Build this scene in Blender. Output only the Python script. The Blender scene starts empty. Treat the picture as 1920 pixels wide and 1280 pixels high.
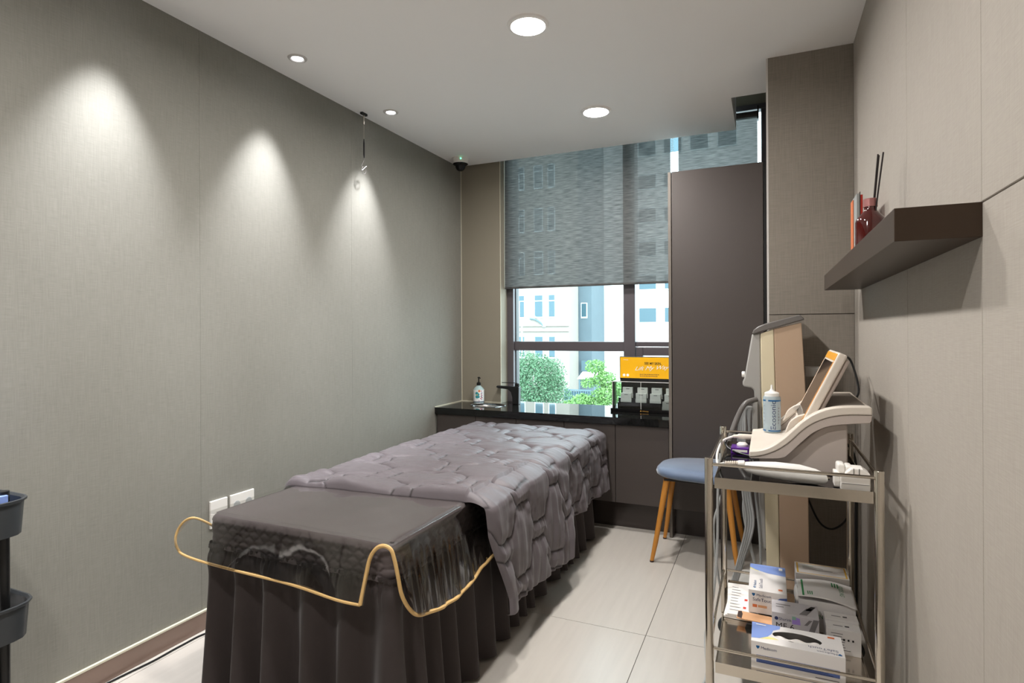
import bpy, math, random
import numpy as np
from mathutils import Matrix, Vector

# ---------------------------------------------------------------- camera, world, light, exposure
sc = bpy.context.scene
COL = sc.collection
YAW, ROLL = 0.41455584, -0.004942
cam_d = bpy.data.cameras.new('camera')
cam_d.sensor_width = 36.0
cam_d.lens = 1091.37 / 1920 * 36.0
cam_d.shift_y = (620.43 - 640) / 1920
cam_d.clip_start = 0.02
cam_d.clip_end = 500
cam = bpy.data.objects.new('camera', cam_d)
COL.objects.link(cam)
_r = Vector((math.cos(YAW), math.sin(YAW), 0))
_f = Vector((-math.sin(YAW), math.cos(YAW), 0))
_u = Vector((0, 0, 1))
_r2 = _r * math.cos(ROLL) + _u * math.sin(ROLL)
_u2 = -_r * math.sin(ROLL) + _u * math.cos(ROLL)
M = Matrix.Identity(4)
for i in range(3):
    M[i][0], M[i][1], M[i][2] = _r2[i], _u2[i], -_f[i]
M.translation = Vector((0, 0, 1.2))
cam.matrix_world = M
sc.camera = cam

world = bpy.data.worlds.new('overcast_sky')
sc.world = world
world.use_nodes = True
bg = world.node_tree.nodes['Background']
bg.inputs['Color'].default_value = (0.80, 0.93, 1.0, 1)
bg.inputs['Strength'].default_value = 6.0

sun_d = bpy.data.lights.new('sun', 'SUN')
sun_d.energy = 2.0
sun_d.angle = math.radians(12)
sun_d.color = (1.0, 0.97, 0.92)
sun = bpy.data.objects.new('sun', sun_d)
COL.objects.link(sun)
sun.rotation_euler = (math.radians(48), 0, math.radians(20))   # behind our own building, onto the facades opposite

DOWNLIGHT_W, SPOT_W = 14.5, 92.0

vs = sc.view_settings
vs.view_transform = 'Standard'
vs.look = 'None'
vs.exposure = 0.5
vs.gamma = 1.0
vs.use_curve_mapping = False

rng = random.Random(7)
nprng = np.random.RandomState(5)

# ---------------------------------------------------------------- materials
def srgb(r, g, b):
    f = lambda c: (c / 255 / 12.92) if c / 255 <= 0.04045 else ((c / 255 + 0.055) / 1.055) ** 2.4
    return (f(r), f(g), f(b), 1.0)

def mat(name, color, rough=0.5, metal=0.0, spec=0.5, noise=0.0, nscale=20.0, stretch=(1, 1, 1), bump=0.0,
        bscale=None, sheen=0.0, emit=None, estr=0.0, coat=0.0, trans=0.0, ior=1.45):
    m = bpy.data.materials.new(name)
    m.use_nodes = True
    nt = m.node_tree
    b = nt.nodes['Principled BSDF']
    b.inputs['Base Color'].default_value = color
    b.inputs['Roughness'].default_value = rough
    b.inputs['Metallic'].default_value = metal
    b.inputs['Specular IOR Level'].default_value = spec
    b.inputs['IOR'].default_value = ior
    if sheen:
        b.inputs['Sheen Weight'].default_value = sheen
        b.inputs['Sheen Roughness'].default_value = 0.4
    if coat:
        b.inputs['Coat Weight'].default_value = coat
        b.inputs['Coat Roughness'].default_value = 0.05
    if trans:
        b.inputs['Transmission Weight'].default_value = trans
    if emit:
        b.inputs['Emission Color'].default_value = emit
        b.inputs['Emission Strength'].default_value = estr
    if noise or bump:
        tc = nt.nodes.new('ShaderNodeTexCoord')
        mp = nt.nodes.new('ShaderNodeMapping')
        mp.inputs['Scale'].default_value = stretch
        nt.links.new(tc.outputs['Object'], mp.inputs['Vector'])
        nz = nt.nodes.new('ShaderNodeTexNoise')
        nz.inputs['Scale'].default_value = nscale
        nz.inputs['Detail'].default_value = 5
        nt.links.new(mp.outputs['Vector'], nz.inputs['Vector'])
        if noise:
            mx = nt.nodes.new('ShaderNodeMix')
            mx.data_type = 'RGBA'
            mx.inputs[6].default_value = tuple(c * (1 - noise) for c in color[:3]) + (1,)
            mx.inputs[7].default_value = tuple(min(1, c * (1 + noise)) for c in color[:3]) + (1,)
            nt.links.new(nz.outputs['Fac'], mx.inputs[0])
            nt.links.new(mx.outputs[2], b.inputs['Base Color'])
        if bump:
            nb = nz
            if bscale:
                nb = nt.nodes.new('ShaderNodeTexNoise')
                nb.inputs['Scale'].default_value = bscale
                nt.links.new(mp.outputs['Vector'], nb.inputs['Vector'])
            bp = nt.nodes.new('ShaderNodeBump')
            bp.inputs['Strength'].default_value = bump
            bp.inputs['Distance'].default_value = 0.004
            nt.links.new(nb.outputs['Fac'], bp.inputs['Height'])
            nt.links.new(bp.outputs['Normal'], b.inputs['Normal'])
    return m

def weave(name, c1, c2, rough=0.85, scale=260.0, bump=0.25):
    """woven wallcovering: fine threads in both directions, slubs along the vertical"""
    m = bpy.data.materials.new(name)
    m.use_nodes = True
    nt = m.node_tree
    b = nt.nodes['Principled BSDF']
    b.inputs['Roughness'].default_value = rough
    b.inputs['Specular IOR Level'].default_value = 0.3
    tc = nt.nodes.new('ShaderNodeTexCoord')
    outs = []
    for st, sca in (((1, 1, 0.03), scale), ((0.04, 0.04, 1), scale), ((1, 1, 1), 3.0)):
        mp = nt.nodes.new('ShaderNodeMapping')
        mp.inputs['Scale'].default_value = st
        nt.links.new(tc.outputs['Object'], mp.inputs['Vector'])
        nz = nt.nodes.new('ShaderNodeTexNoise')
        nz.inputs['Scale'].default_value = sca
        nz.inputs['Detail'].default_value = 2
        nt.links.new(mp.outputs['Vector'], nz.inputs['Vector'])
        outs.append(nz.outputs['Fac'])
    a1 = nt.nodes.new('ShaderNodeMath'); a1.operation = 'ADD'
    nt.links.new(outs[0], a1.inputs[0]); nt.links.new(outs[1], a1.inputs[1])
    a2 = nt.nodes.new('ShaderNodeMath'); a2.operation = 'MULTIPLY_ADD'
    nt.links.new(outs[2], a2.inputs[0]); a2.inputs[1].default_value = 0.4
    nt.links.new(a1.outputs[0], a2.inputs[2])
    mr = nt.nodes.new('ShaderNodeMapRange')
    mr.inputs['From Min'].default_value = 0.85
    mr.inputs['From Max'].default_value = 1.55
    nt.links.new(a2.outputs[0], mr.inputs['Value'])
    mx = nt.nodes.new('ShaderNodeMix'); mx.data_type = 'RGBA'
    mx.inputs[6].default_value = c1; mx.inputs[7].default_value = c2
    nt.links.new(mr.outputs[0], mx.inputs[0])
    nt.links.new(mx.outputs[2], b.inputs['Base Color'])
    bp = nt.nodes.new('ShaderNodeBump')
    bp.inputs['Strength'].default_value = bump
    bp.inputs['Distance'].default_value = 0.001
    nt.links.new(a1.outputs[0], bp.inputs['Height'])
    nt.links.new(bp.outputs['Normal'], b.inputs['Normal'])
    return m

def clear(name, tint, gloss_rough=0.02, strength=1.0, ior=1.45, base=0.0, wav=0.0, wscale=8.0):
    """thin clear sheet: see-through plus a Fresnel reflection"""
    m = bpy.data.materials.new(name)
    m.use_nodes = True
    nt = m.node_tree
    for n in list(nt.nodes):
        if n.type != 'OUTPUT_MATERIAL':
            nt.nodes.remove(n)
    out = [n for n in nt.nodes if n.type == 'OUTPUT_MATERIAL'][0]
    t = nt.nodes.new('ShaderNodeBsdfTransparent'); t.inputs[0].default_value = tint
    g = nt.nodes.new('ShaderNodeBsdfGlossy'); g.inputs['Roughness'].default_value = gloss_rough
    fr = nt.nodes.new('ShaderNodeFresnel'); fr.inputs['IOR'].default_value = ior
    ma = nt.nodes.new('ShaderNodeMath'); ma.operation = 'MULTIPLY_ADD'
    ma.inputs[1].default_value = strength; ma.inputs[2].default_value = base
    ma.use_clamp = True
    nt.links.new(fr.outputs[0], ma.inputs[0])
    mx = nt.nodes.new('ShaderNodeMixShader')
    nt.links.new(ma.outputs[0], mx.inputs[0])
    nt.links.new(t.outputs[0], mx.inputs[1]); nt.links.new(g.outputs[0], mx.inputs[2])
    nt.links.new(mx.outputs[0], out.inputs[0])
    if wav:
        tc = nt.nodes.new('ShaderNodeTexCoord')
        nz = nt.nodes.new('ShaderNodeTexNoise'); nz.inputs['Scale'].default_value = wscale
        nt.links.new(tc.outputs['Object'], nz.inputs['Vector'])
        bp = nt.nodes.new('ShaderNodeBump'); bp.inputs['Strength'].default_value = wav
        bp.inputs['Distance'].default_value = 0.02
        nt.links.new(nz.outputs['Fac'], bp.inputs['Height'])
        nt.links.new(bp.outputs['Normal'], g.inputs['Normal'])
        nt.links.new(bp.outputs['Normal'], fr.inputs['Normal'])
    return m

def blind_fabric(name):
    """sheer woven screen cloth: part see-through, part translucent, with horizontal slubs"""
    m = bpy.data.materials.new(name)
    m.use_nodes = True
    nt = m.node_tree
    for n in list(nt.nodes):
        if n.type != 'OUTPUT_MATERIAL':
            nt.nodes.remove(n)
    out = [n for n in nt.nodes if n.type == 'OUTPUT_MATERIAL'][0]
    tc = nt.nodes.new('ShaderNodeTexCoord')
    mp = nt.nodes.new('ShaderNodeMapping'); mp.inputs['Scale'].default_value = (14, 14, 200)
    nt.links.new(tc.outputs['Object'], mp.inputs['Vector'])
    nz = nt.nodes.new('ShaderNodeTexNoise'); nz.inputs['Scale'].default_value = 1.0
    nz.inputs['Detail'].default_value = 4
    nt.links.new(mp.outputs['Vector'], nz.inputs['Vector'])
    mr = nt.nodes.new('ShaderNodeMapRange')
    mr.inputs['From Min'].default_value = 0.3; mr.inputs['From Max'].default_value = 0.7
    nt.links.new(nz.outputs['Fac'], mr.inputs['Value'])
    def ramp(a, b):
        mx = nt.nodes.new('ShaderNodeMix'); mx.data_type = 'RGBA'
        mx.inputs[6].default_value = a; mx.inputs[7].default_value = b
        nt.links.new(mr.outputs[0], mx.inputs[0])
        return mx.outputs[2]
    d = nt.nodes.new('ShaderNodeBsdfDiffuse'); nt.links.new(ramp(srgb(70, 68, 68), srgb(118, 116, 114)), d.inputs[0])
    tl = nt.nodes.new('ShaderNodeBsdfTranslucent'); nt.links.new(ramp(srgb(54, 56, 56), srgb(82, 83, 81)), tl.inputs[0])
    tp = nt.nodes.new('ShaderNodeBsdfTransparent'); nt.links.new(ramp((0.05, 0.05, 0.05, 1), (0.10, 0.10, 0.10, 1)), tp.inputs[0])
    m1 = nt.nodes.new('ShaderNodeAddShader'); nt.links.new(d.outputs[0], m1.inputs[0]); nt.links.new(tl.outputs[0], m1.inputs[1])
    mx = nt.nodes.new('ShaderNodeMixShader'); mx.inputs[0].default_value = 0.40
    nt.links.new(m1.outputs[0], mx.inputs[1]); nt.links.new(tp.outputs[0], mx.inputs[2])
    nt.links.new(mx.outputs[0], out.inputs[0])
    return m

MT = {}
MT['wall_left'] = weave('olive_wallcovering', srgb(124, 122, 114), srgb(138, 136, 128), scale=620, bump=.12)
MT['wall_right'] = weave('beige_fabric_panel', srgb(157, 150, 141), srgb(169, 162, 153), scale=620, bump=.12)
MT['pillar'] = weave('taupe_fabric_panel', srgb(128, 121, 112), srgb(146, 138, 128), scale=420, bump=.15)
MT['pier'] = mat('pier_paint', srgb(140, 133, 118), 0.8, noise=0.03, nscale=4)
MT['ceiling'] = mat('ceiling_paint', srgb(248, 246, 244), 0.75, spec=0.2, noise=0.015, nscale=2)
MT['dark_recess'] = mat('recess_paint', srgb(150, 150, 148), 0.8)
MT['seal'] = mat('silicone_seal', srgb(205, 200, 180), 0.5)
MT['grout'] = mat('dark_grout', srgb(60, 55, 48), 0.9)
MT['tile'] = mat('cream_wood_grain_tile', srgb(184, 178, 170), 0.3, spec=0.4, noise=0.10, nscale=5, stretch=(7, 0.6, 1))
MT['baseboard'] = mat('taupe_baseboard', srgb(128, 108, 97), 0.25, spec=0.5)
MT['cabinet'] = mat('taupe_laminate', srgb(73, 66, 63), 0.42, spec=0.5)
MT['cabinet_edge'] = mat('taupe_laminate_edge', srgb(112, 104, 96), 0.45)
MT['toe'] = mat('dark_gloss_plinth', srgb(62, 55, 52), 0.18)
MT['stone'] = mat('black_polished_stone', srgb(16, 17, 17), 0.035, spec=0.6, noise=0.3, nscale=60)
MT['steel'] = mat('stainless_steel', srgb(212, 204, 192), 0.15, metal=1.0, bump=0.12, nscale=7, stretch=(1, 1, .3))
MT['steel_basin'] = mat('basin_steel', srgb(200, 200, 200), 0.22, metal=1.0)
MT['black_metal'] = mat('matt_black_metal', srgb(20, 20, 21), 0.35)
MT['black'] = mat('black_plastic', srgb(18, 18, 19), 0.4)
MT['black_gloss'] = mat('black_glass', srgb(12, 12, 14), 0.06)
MT['charcoal'] = mat('charcoal_plastic', srgb(52, 55, 58), 0.38, noise=0.05, nscale=80)
MT['frame'] = mat('window_frame_paint', srgb(86, 80, 84), 0.35)
MT['glass'] = clear('window_glass', (0.86, 0.97, 0.98, 1), 0.0, 1.0)
MT['acrylic'] = clear('clear_acrylic', (0.93, 0.97, 0.96, 1), 0.01, 1.2)
MT['vinyl'] = clear('clear_vinyl', (0.97, 0.97, 0.95, 1), 0.06, 0.85, 1.5, 0.14, 0.08, 9.0)
MT['piping'] = mat('tan_binding', srgb(206, 170, 112), 0.55)
MT['bed'] = mat('plum_grey_cover', srgb(92, 83, 84), 0.62, noise=0.06, nscale=40, sheen=0.15)
MT['skirt'] = mat('plum_grey_skirt', srgb(54, 46, 45), 0.8, noise=0.05, nscale=30, bump=0.1, bscale=500, sheen=0.15)
MT['quilt'] = mat('mauve_grey_quilt', srgb(100, 93, 97), 0.5, noise=0.05, nscale=25, sheen=0.12)
MT['stitch_shade'] = mat('quilt_stitch_shade', srgb(52, 46, 48), 0.8)
MT['blind'] = blind_fabric('sheer_grey_screen_cloth')
MT['blind_rail'] = mat('blind_rail', srgb(70, 62, 58), 0.4)
MT['bead'] = mat('white_bead', srgb(220, 222, 220), 0.4)
MT['white'] = mat('white_plastic', srgb(232, 228, 222), 0.4)
MT['white_gloss'] = mat('white_gloss_plastic', srgb(236, 234, 230), 0.25)
MT['console'] = mat('warm_white_plastic', srgb(216, 206, 194), 0.4, noise=0.02, nscale=30)
MT['console_low'] = mat('warm_grey_plastic', srgb(188, 176, 168), 0.45)
MT['console_dark'] = mat('grey_brown_pad', srgb(110, 101, 92), 0.5)
MT['amber'] = mat('amber_trim', srgb(226, 158, 42), 0.35)
MT['bronze'] = mat('bronze_trim', srgb(196, 150, 112), 0.25, metal=0.6)
MT['screen'] = mat('dark_screen', srgb(22, 22, 26), 0.08)
MT['beige'] = mat('beige_machine_panel', srgb(186, 160, 136), 0.42)
MT['cream'] = mat('cream_machine_edge', srgb(220, 208, 178), 0.4)
MT['machine_grey'] = mat('machine_grey', srgb(166, 164, 160), 0.42)
MT['machine_cap'] = mat('machine_cap_grey', srgb(110, 106, 103), 0.32)
MT['cable_grey'] = mat('grey_cable', srgb(160, 162, 162), 0.5)
MT['cable_black'] = mat('black_cable', srgb(14, 14, 14), 0.4)
MT['velvet'] = mat('blue_velvet', srgb(98, 114, 140), 0.6, noise=0.2, nscale=7, stretch=(1, 3, 3), sheen=0.9)
MT['wood'] = mat('honey_wood', srgb(190, 128, 54), 0.4, noise=0.1, nscale=12, stretch=(6, 6, 0.6))
MT['shelf'] = mat('brown_shelf_laminate', srgb(56, 41, 28), 0.4)
MT['amber_glass'] = mat('dark_red_glass', srgb(70, 12, 10), 0.06, spec=0.7, coat=0.6)
MT['rose'] = mat('rose_metal_cap', srgb(172, 118, 116), 0.35, metal=0.5)
MT['reed'] = mat('dark_reed', srgb(34, 24, 24), 0.7)
MT['orange'] = mat('orange_card', srgb(206, 112, 66), 0.6)
MT['red'] = mat('red_card', srgb(168, 36, 20), 0.6)
MT['grey_card'] = mat('grey_card', srgb(150, 152, 150), 0.6)
MT['brown_card'] = mat('brown_card', srgb(112, 78, 68), 0.6)
MT['paper'] = mat('white_paper', srgb(232, 228, 224), 0.7)
MT['box_white'] = mat('white_carton', srgb(228, 224, 222), 0.5)
MT['box_grey'] = mat('silver_carton', srgb(196, 192, 196), 0.35, metal=0.1)
MT['box_blue'] = mat('periwinkle_print', srgb(128, 152, 212), 0.5)
MT['box_blue2'] = mat('blue_band_print', srgb(84, 104, 160), 0.5)
MT['box_yellow'] = mat('yellow_print', srgb(226, 178, 60), 0.5)
MT['pale_yellow'] = mat('pale_yellow_print', srgb(232, 226, 150), 0.5)
MT['ink_navy'] = mat('navy_ink', srgb(40, 50, 92), 0.5)
MT['ink_teal'] = mat('teal_blue_ink', srgb(16, 92, 146), 0.5)
MT['ink_green'] = mat('green_ink', srgb(20, 128, 66), 0.5)
MT['ink_grey'] = mat('grey_ink', srgb(120, 116, 118), 0.5)
MT['ink_dark'] = mat('dark_ink', srgb(34, 32, 34), 0.5)
MT['ink_red'] = mat('red_ink', srgb(206, 62, 52), 0.5)
MT['ink_violet'] = mat('violet_print', srgb(164, 138, 216), 0.4)
MT['ink_mint'] = mat('mint_print', srgb(134, 178, 160), 0.4)
MT['ink_white'] = mat('white_ink', srgb(248, 246, 240), 0.5)
MT['ink_gold'] = mat('gold_ink', srgb(200, 150, 70), 0.4)
MT['tan_skin'] = mat('tan_print', srgb(214, 164, 122), 0.6)
MT['hair_print'] = mat('brown_print', srgb(60, 42, 36), 0.6)
MT['sign_yellow'] = mat('golden_yellow_board', srgb(246, 182, 12), 0.4)
MT['gel'] = mat('blue_clear_bottle', srgb(206, 222, 230), 0.12, trans=0.45)
MT['soap_label'] = mat('soap_label_white', srgb(236, 238, 236), 0.4)
MT['soap_body'] = mat('soap_clear_body', srgb(190, 214, 214), 0.1, trans=0.3)
MT['teal_print'] = mat('teal_flower_print', srgb(58, 150, 158), 0.5)
MT['orange_print'] = mat('orange_flower_print', srgb(216, 134, 84), 0.5)
MT['magenta_print'] = mat('magenta_print', srgb(150, 40, 100), 0.5)
MT['yellow_print'] = mat('yellow_flower_print', srgb(226, 206, 110), 0.5)
MT['purple'] = mat('purple_pack', srgb(92, 40, 140), 0.25)
MT['dome'] = mat('smoked_dome', srgb(16, 16, 18), 0.06)
MT['trim_ring'] = mat('lamp_trim_ring', srgb(206, 202, 198), 0.4)
MT['lamp_on'] = mat('lit_diffuser', (1, 1, 1, 1), 0.5, emit=(1.0, 0.96, 0.90, 1), estr=14.0)
MT['spot_on'] = mat('lit_spot_lens', (1, 1, 1, 1), 0.5, emit=(0.95, 0.95, 1.0, 1), estr=10.0)
MT['led_green'] = mat('green_led', (0.1, 1, 0.4, 1), 0.5, emit=(0.1, 1.0, 0.45, 1), estr=3.0)
MT['facade'] = mat('pale_stone_facade', srgb(138, 132, 124), 0.85, noise=0.05, nscale=2)
MT['facade_white'] = mat('white_facade', srgb(222, 222, 220), 0.8)
MT['facade_grey'] = mat('blue_grey_facade', srgb(82, 96, 103), 0.7, noise=0.08, nscale=1.5)
MT['far_glass'] = mat('far_window_glass', srgb(56, 82, 92), 0.15)
MT['far_frame'] = mat('far_window_frame', srgb(220, 232, 234), 0.5)
MT['pipe'] = mat('drain_pipe', srgb(78, 100, 108), 0.5)
MT['leaf1'] = mat('street_tree_leaf', srgb(76, 110, 80), 0.6, noise=0.35, nscale=1.5)
MT['leaf2'] = mat('fresh_tree_leaf', srgb(96, 134, 72), 0.6, noise=0.3, nscale=2.5)
MT['bark'] = mat('bark', srgb(80, 70, 60), 0.9, noise=0.2, nscale=8)
MT['asphalt'] = mat('street_asphalt', srgb(150, 150, 148), 0.9, noise=0.1, nscale=1)
MT['lamp_post'] = mat('lamp_post_grey', srgb(140, 142, 142), 0.4)

# ---------------------------------------------------------------- mesh helpers (all coordinates are metres in the room)
WORLD_LOC = {}

class MB:
    def __init__(s):
        s.v, s.f = [], []
    def add(s, verts, faces):
        o = len(s.v)
        s.v += [tuple(map(float, p)) for p in verts]
        s.f += [tuple(i + o for i in f) for f in faces]
        return s
    def box(s, x0, x1, y0, y1, z0, z1):
        return s.add([(x0, y0, z0), (x1, y0, z0), (x1, y1, z0), (x0, y1, z0), (x0, y0, z1), (x1, y0, z1), (x1, y1, z1), (x0, y1, z1)],
                     [(0, 3, 2, 1), (4, 5, 6, 7), (0, 1, 5, 4), (1, 2, 6, 5), (2, 3, 7, 6), (3, 0, 4, 7)])
    def obox(s, c, ax, ay, az, hx, hy, hz):
        c, ax, ay, az = (Vector(q) for q in (c, ax, ay, az))
        vs_ = []
        for k in (-1, 1):
            for j, i in ((-1, -1), (-1, 1), (1, 1), (1, -1)):
                vs_.append(c + ax * hx * i + ay * hy * j + az * hz * k)
        return s.add(vs_, [(0, 3, 2, 1), (4, 5, 6, 7), (0, 1, 5, 4), (1, 2, 6, 5), (2, 3, 7, 6), (3, 0, 4, 7)])
    def prism(s, pts, y0, y1):
        """outline in X,Z extruded along Y"""
        n = len(pts)
        s.add([(x, y0, z) for x, z in pts] + [(x, y1, z) for x, z in pts],
              [tuple(range(n)), tuple(range(2 * n - 1, n - 1, -1))] + [(i, i + n, (i + 1) % n + n, (i + 1) % n) for i in range(n)])
        return s
    def prismz(s, pts, z0, z1):
        n = len(pts)
        s.add([(x, y, z0) for x, y in pts] + [(x, y, z1) for x, y in pts],
              [tuple(range(n - 1, -1, -1)), tuple(range(n, 2 * n))] + [(i, (i + 1) % n, (i + 1) % n + n, i + n) for i in range(n)])
        return s
    def tube(s, path, r, n=10, closed=False, cap=True):
        P = [Vector(p) for p in path]
        m = len(P)
        rs = r if isinstance(r, (list, tuple)) else [r] * m
        T = []
        for i in range(m):
            if closed:
                t = P[(i + 1) % m] - P[i - 1]
            else:
                t = P[min(i + 1, m - 1)] - P[max(i - 1, 0)]
            T.append(t.normalized())
        up = Vector((0, 0, 1)) if abs(T[0].z) < 0.9 else Vector((1, 0, 0))
        nx = T[0].cross(up).normalized()
        rings = []
        for i in range(m):
            nx = (nx - T[i] * nx.dot(T[i])).normalized()
            ny = T[i].cross(nx)
            rings.append([P[i] + (nx * math.cos(2 * math.pi * k / n) + ny * math.sin(2 * math.pi * k / n)) * rs[i] for k in range(n)])
        vs_ = [p for rg in rings for p in rg]
        fs = []
        for i in range(m if closed else m - 1):
            a, b = i * n, ((i + 1) % m) * n
            for k in range(n):
                fs.append((a + k, a + (k + 1) % n, b + (k + 1) % n, b + k))
        if cap and not closed:
            fs.append(tuple(range(n - 1, -1, -1)))
            fs.append(tuple(range((m - 1) * n, m * n)))
        return s.add(vs_, fs)
    def lathe(s, prof, c, n=24, axis='z'):
        """prof: (radius, height) pairs from bottom to top about c"""
        vs_, fs = [], []
        for r, h in prof:
            for k in range(n):
                a = 2 * math.pi * k / n
                p = (r * math.cos(a), r * math.sin(a), h)
                if axis == 'y':
                    p = (p[0], p[2], p[1])
                elif axis == 'x':
                    p = (p[2], p[0], p[1])
                vs_.append((c[0] + p[0], c[1] + p[1], c[2] + p[2]))
        m = len(prof)
        for i in range(m - 1):
            for k in range(n):
                fs.append((i * n + k, i * n + (k + 1) % n, (i + 1) * n + (k + 1) % n, (i + 1) * n + k))
        if prof[0][0] > 1e-6:
            fs.append(tuple(range(n - 1, -1, -1)))
        if prof[-1][0] > 1e-6:
            fs.append(tuple(range((m - 1) * n, m * n)))
        return s.add(vs_, fs)
    def grid(s, A, closed_u=False):
        """A: array (rows, cols, 3)"""
        R, Cn = A.shape[:2]
        fs = []
        for i in range(R - 1):
            for j in range(Cn if closed_u else Cn - 1):
                fs.append((i * Cn + j, i * Cn + (j + 1) % Cn, (i + 1) * Cn + (j + 1) % Cn, (i + 1) * Cn + j))
        return s.add(A.reshape(-1, 3), fs)
    def sphere(s, c, rx, ry=None, rz=None, n=14, m=8):
        ry = ry or rx; rz = rz or rx
        prof = [(math.sin(math.pi * i / m), -math.cos(math.pi * i / m)) for i in range(m + 1)]
        vs_, fs = [], []
        for r, h in prof:
            for k in range(n):
                a = 2 * math.pi * k / n
                vs_.append((c[0] + rx * r * math.cos(a), c[1] + ry * r * math.sin(a), c[2] + rz * h))
        for i in range(m):
            for k in range(n):
                fs.append((i * n + k, i * n + (k + 1) % n, (i + 1) * n + (k + 1) % n, (i + 1) * n + k))
        return s.add(vs_, fs)

def wl(o):
    return WORLD_LOC.get(o.name, Vector((0, 0, 0)))

def emit(mb, name, material, parent=None, smooth=False, bevel=0.0, seg=2, solid=0.0, subsurf=0):
    V = np.array(mb.v)
    if parent is not None:
        off = wl(parent)
        own = off.copy() if False else Vector(((V[:, 0].min() + V[:, 0].max()) / 2, (V[:, 1].min() + V[:, 1].max()) / 2, V[:, 2].min()))
    else:
        own = Vector(((V[:, 0].min() + V[:, 0].max()) / 2, (V[:, 1].min() + V[:, 1].max()) / 2, V[:, 2].min()))
        off = Vector((0, 0, 0))
    me = bpy.data.meshes.new(name)
    me.from_pydata([tuple(p) for p in (V - np.array(own))], [], mb.f)
    me.validate()
    me.update()
    if smooth:
        me.shade_smooth()
        if smooth != 'all':
            try:
                me.set_sharp_from_angle(angle=math.radians(38))
            except Exception:
                pass
    me.materials.append(material)
    o = bpy.data.objects.new(name, me)
    COL.objects.link(o)
    o.location = own - off
    if parent is not None:
        o.parent = parent
    WORLD_LOC[o.name] = own
    if solid:
        md = o.modifiers.new('thickness', 'SOLIDIFY'); md.thickness = solid; md.offset = -1
    if bevel:
        md = o.modifiers.new('bevel', 'BEVEL'); md.width = bevel; md.segments = seg
        md.limit_method = 'ANGLE'; md.angle_limit = math.radians(40)
    if subsurf:
        md = o.modifiers.new('subsurf', 'SUBSURF'); md.levels = subsurf; md.render_levels = subsurf
    return o

def thing(name, loc, label, cat, group=None, kind=None):
    o = bpy.data.objects.new(name, None)
    COL.objects.link(o)
    o.empty_display_size = 0.05
    o.location = loc
    WORLD_LOC[o.name] = Vector(loc)
    return tag(o, label, cat, group, kind)

def tag(o, label=None, cat=None, group=None, kind=None):
    if label: o['label'] = label
    if cat: o['category'] = cat
    if group: o['group'] = group
    if kind: o['kind'] = kind
    return o

def box(x0, x1, y0, y1, z0, z1):
    return MB().box(x0, x1, y0, y1, z0, z1)

_FONT = None
def text_geo(body, size, shear=0.0, spacing=1.0, bold=0.0):
    c = bpy.data.curves.new('txt', 'FONT')
    c.body = body; c.size = size; c.shear = shear; c.space_character = spacing
    c.align_x = 'LEFT'; c.resolution_u = 3
    if bold: c.offset = bold
    o = bpy.data.objects.new('txt', c)
    COL.objects.link(o)
    dg = bpy.context.evaluated_depsgraph_get()
    me = bpy.data.meshes.new_from_object(o.evaluated_get(dg))
    V = [tuple(v.co) for v in me.vertices]
    F = [tuple(p.vertices) for p in me.polygons]
    bpy.data.objects.remove(o); bpy.data.curves.remove(c); bpy.data.meshes.remove(me)
    return V, F

def text_part(body, size, material, parent, origin, xd, yd, shear=0.0, width=None, bold=0.0, center=False, wrap=None, name='lettering'):
    V, F = text_geo(body, size, shear, bold=bold)
    V = np.array(V)
    if width:
        V[:, 0] *= width / (V[:, 0].max() - V[:, 0].min())
    if center:
        V[:, 0] -= (V[:, 0].max() + V[:, 0].min()) / 2
    if wrap:
        W = [wrap(u, v) for u, v, _ in V]
    else:
        O, X, Y = (np.array(q, float) for q in (origin, xd, yd))
        W = [O + u * X + v * Y for u, v, _ in V]
    return emit(MB().add(W, F), name, material, parent)

def smooth_path(pts, k=6):
    """Catmull-Rom through the points"""
    P = [Vector(p) for p in pts]
    out = []
    for i in range(len(P) - 1):
        p0, p1, p2, p3 = P[max(i - 1, 0)], P[i], P[i + 1], P[min(i + 2, len(P) - 1)]
        for j in range(k):
            t = j / k
            out.append(0.5 * ((2 * p1) + (p2 - p0) * t + (2 * p0 - 5 * p1 + 4 * p2 - p3) * t * t + (3 * p1 - p0 - 3 * p2 + p3) * t ** 3))
    out.append(P[-1])
    return out

def noise2(x, y, seed=0):
    """smooth value noise on arrays"""
    r = np.random.RandomState(seed).rand(256, 256)
    xi, yi = np.floor(x).astype(int), np.floor(y).astype(int)
    fx, fy = x - xi, y - yi
    fx, fy = fx * fx * (3 - 2 * fx), fy * fy * (3 - 2 * fy)
    g = lambda a, b: r[a % 256, b % 256]
    return (g(xi, yi) * (1 - fx) * (1 - fy) + g(xi + 1, yi) * fx * (1 - fy) + g(xi, yi + 1) * (1 - fx) * fy + g(xi + 1, yi + 1) * fx * fy) * 2 - 1

# ================================================================ THE ROOM
XL, XR, YB, YR, ZC = -2.097, 0.338, 3.83, -0.95, 2.42

# floor: grout bed with large tiles laid on it
floor = emit(box(XL - .1, XR + .1, YR - .1, 4.1, -0.12, -0.0015), 'floor', MT['grout'])
tag(floor, 'cream floor of large wood-grained tiles with dark joints', 'floor', kind='structure')
gx = [XL, -2.046, -1.246, -0.446, XR]
gy = [YR, -0.094, 1.106, 2.306, 3.506, 3.62]
for i in range(4):
    for j in range(5):
        emit(box(gx[i] + .0012, gx[i + 1] - .0012, gy[j] + .0012, gy[j + 1] - .0012, -0.010, 0.0), 'tile', MT['tile'], floor)

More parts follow.
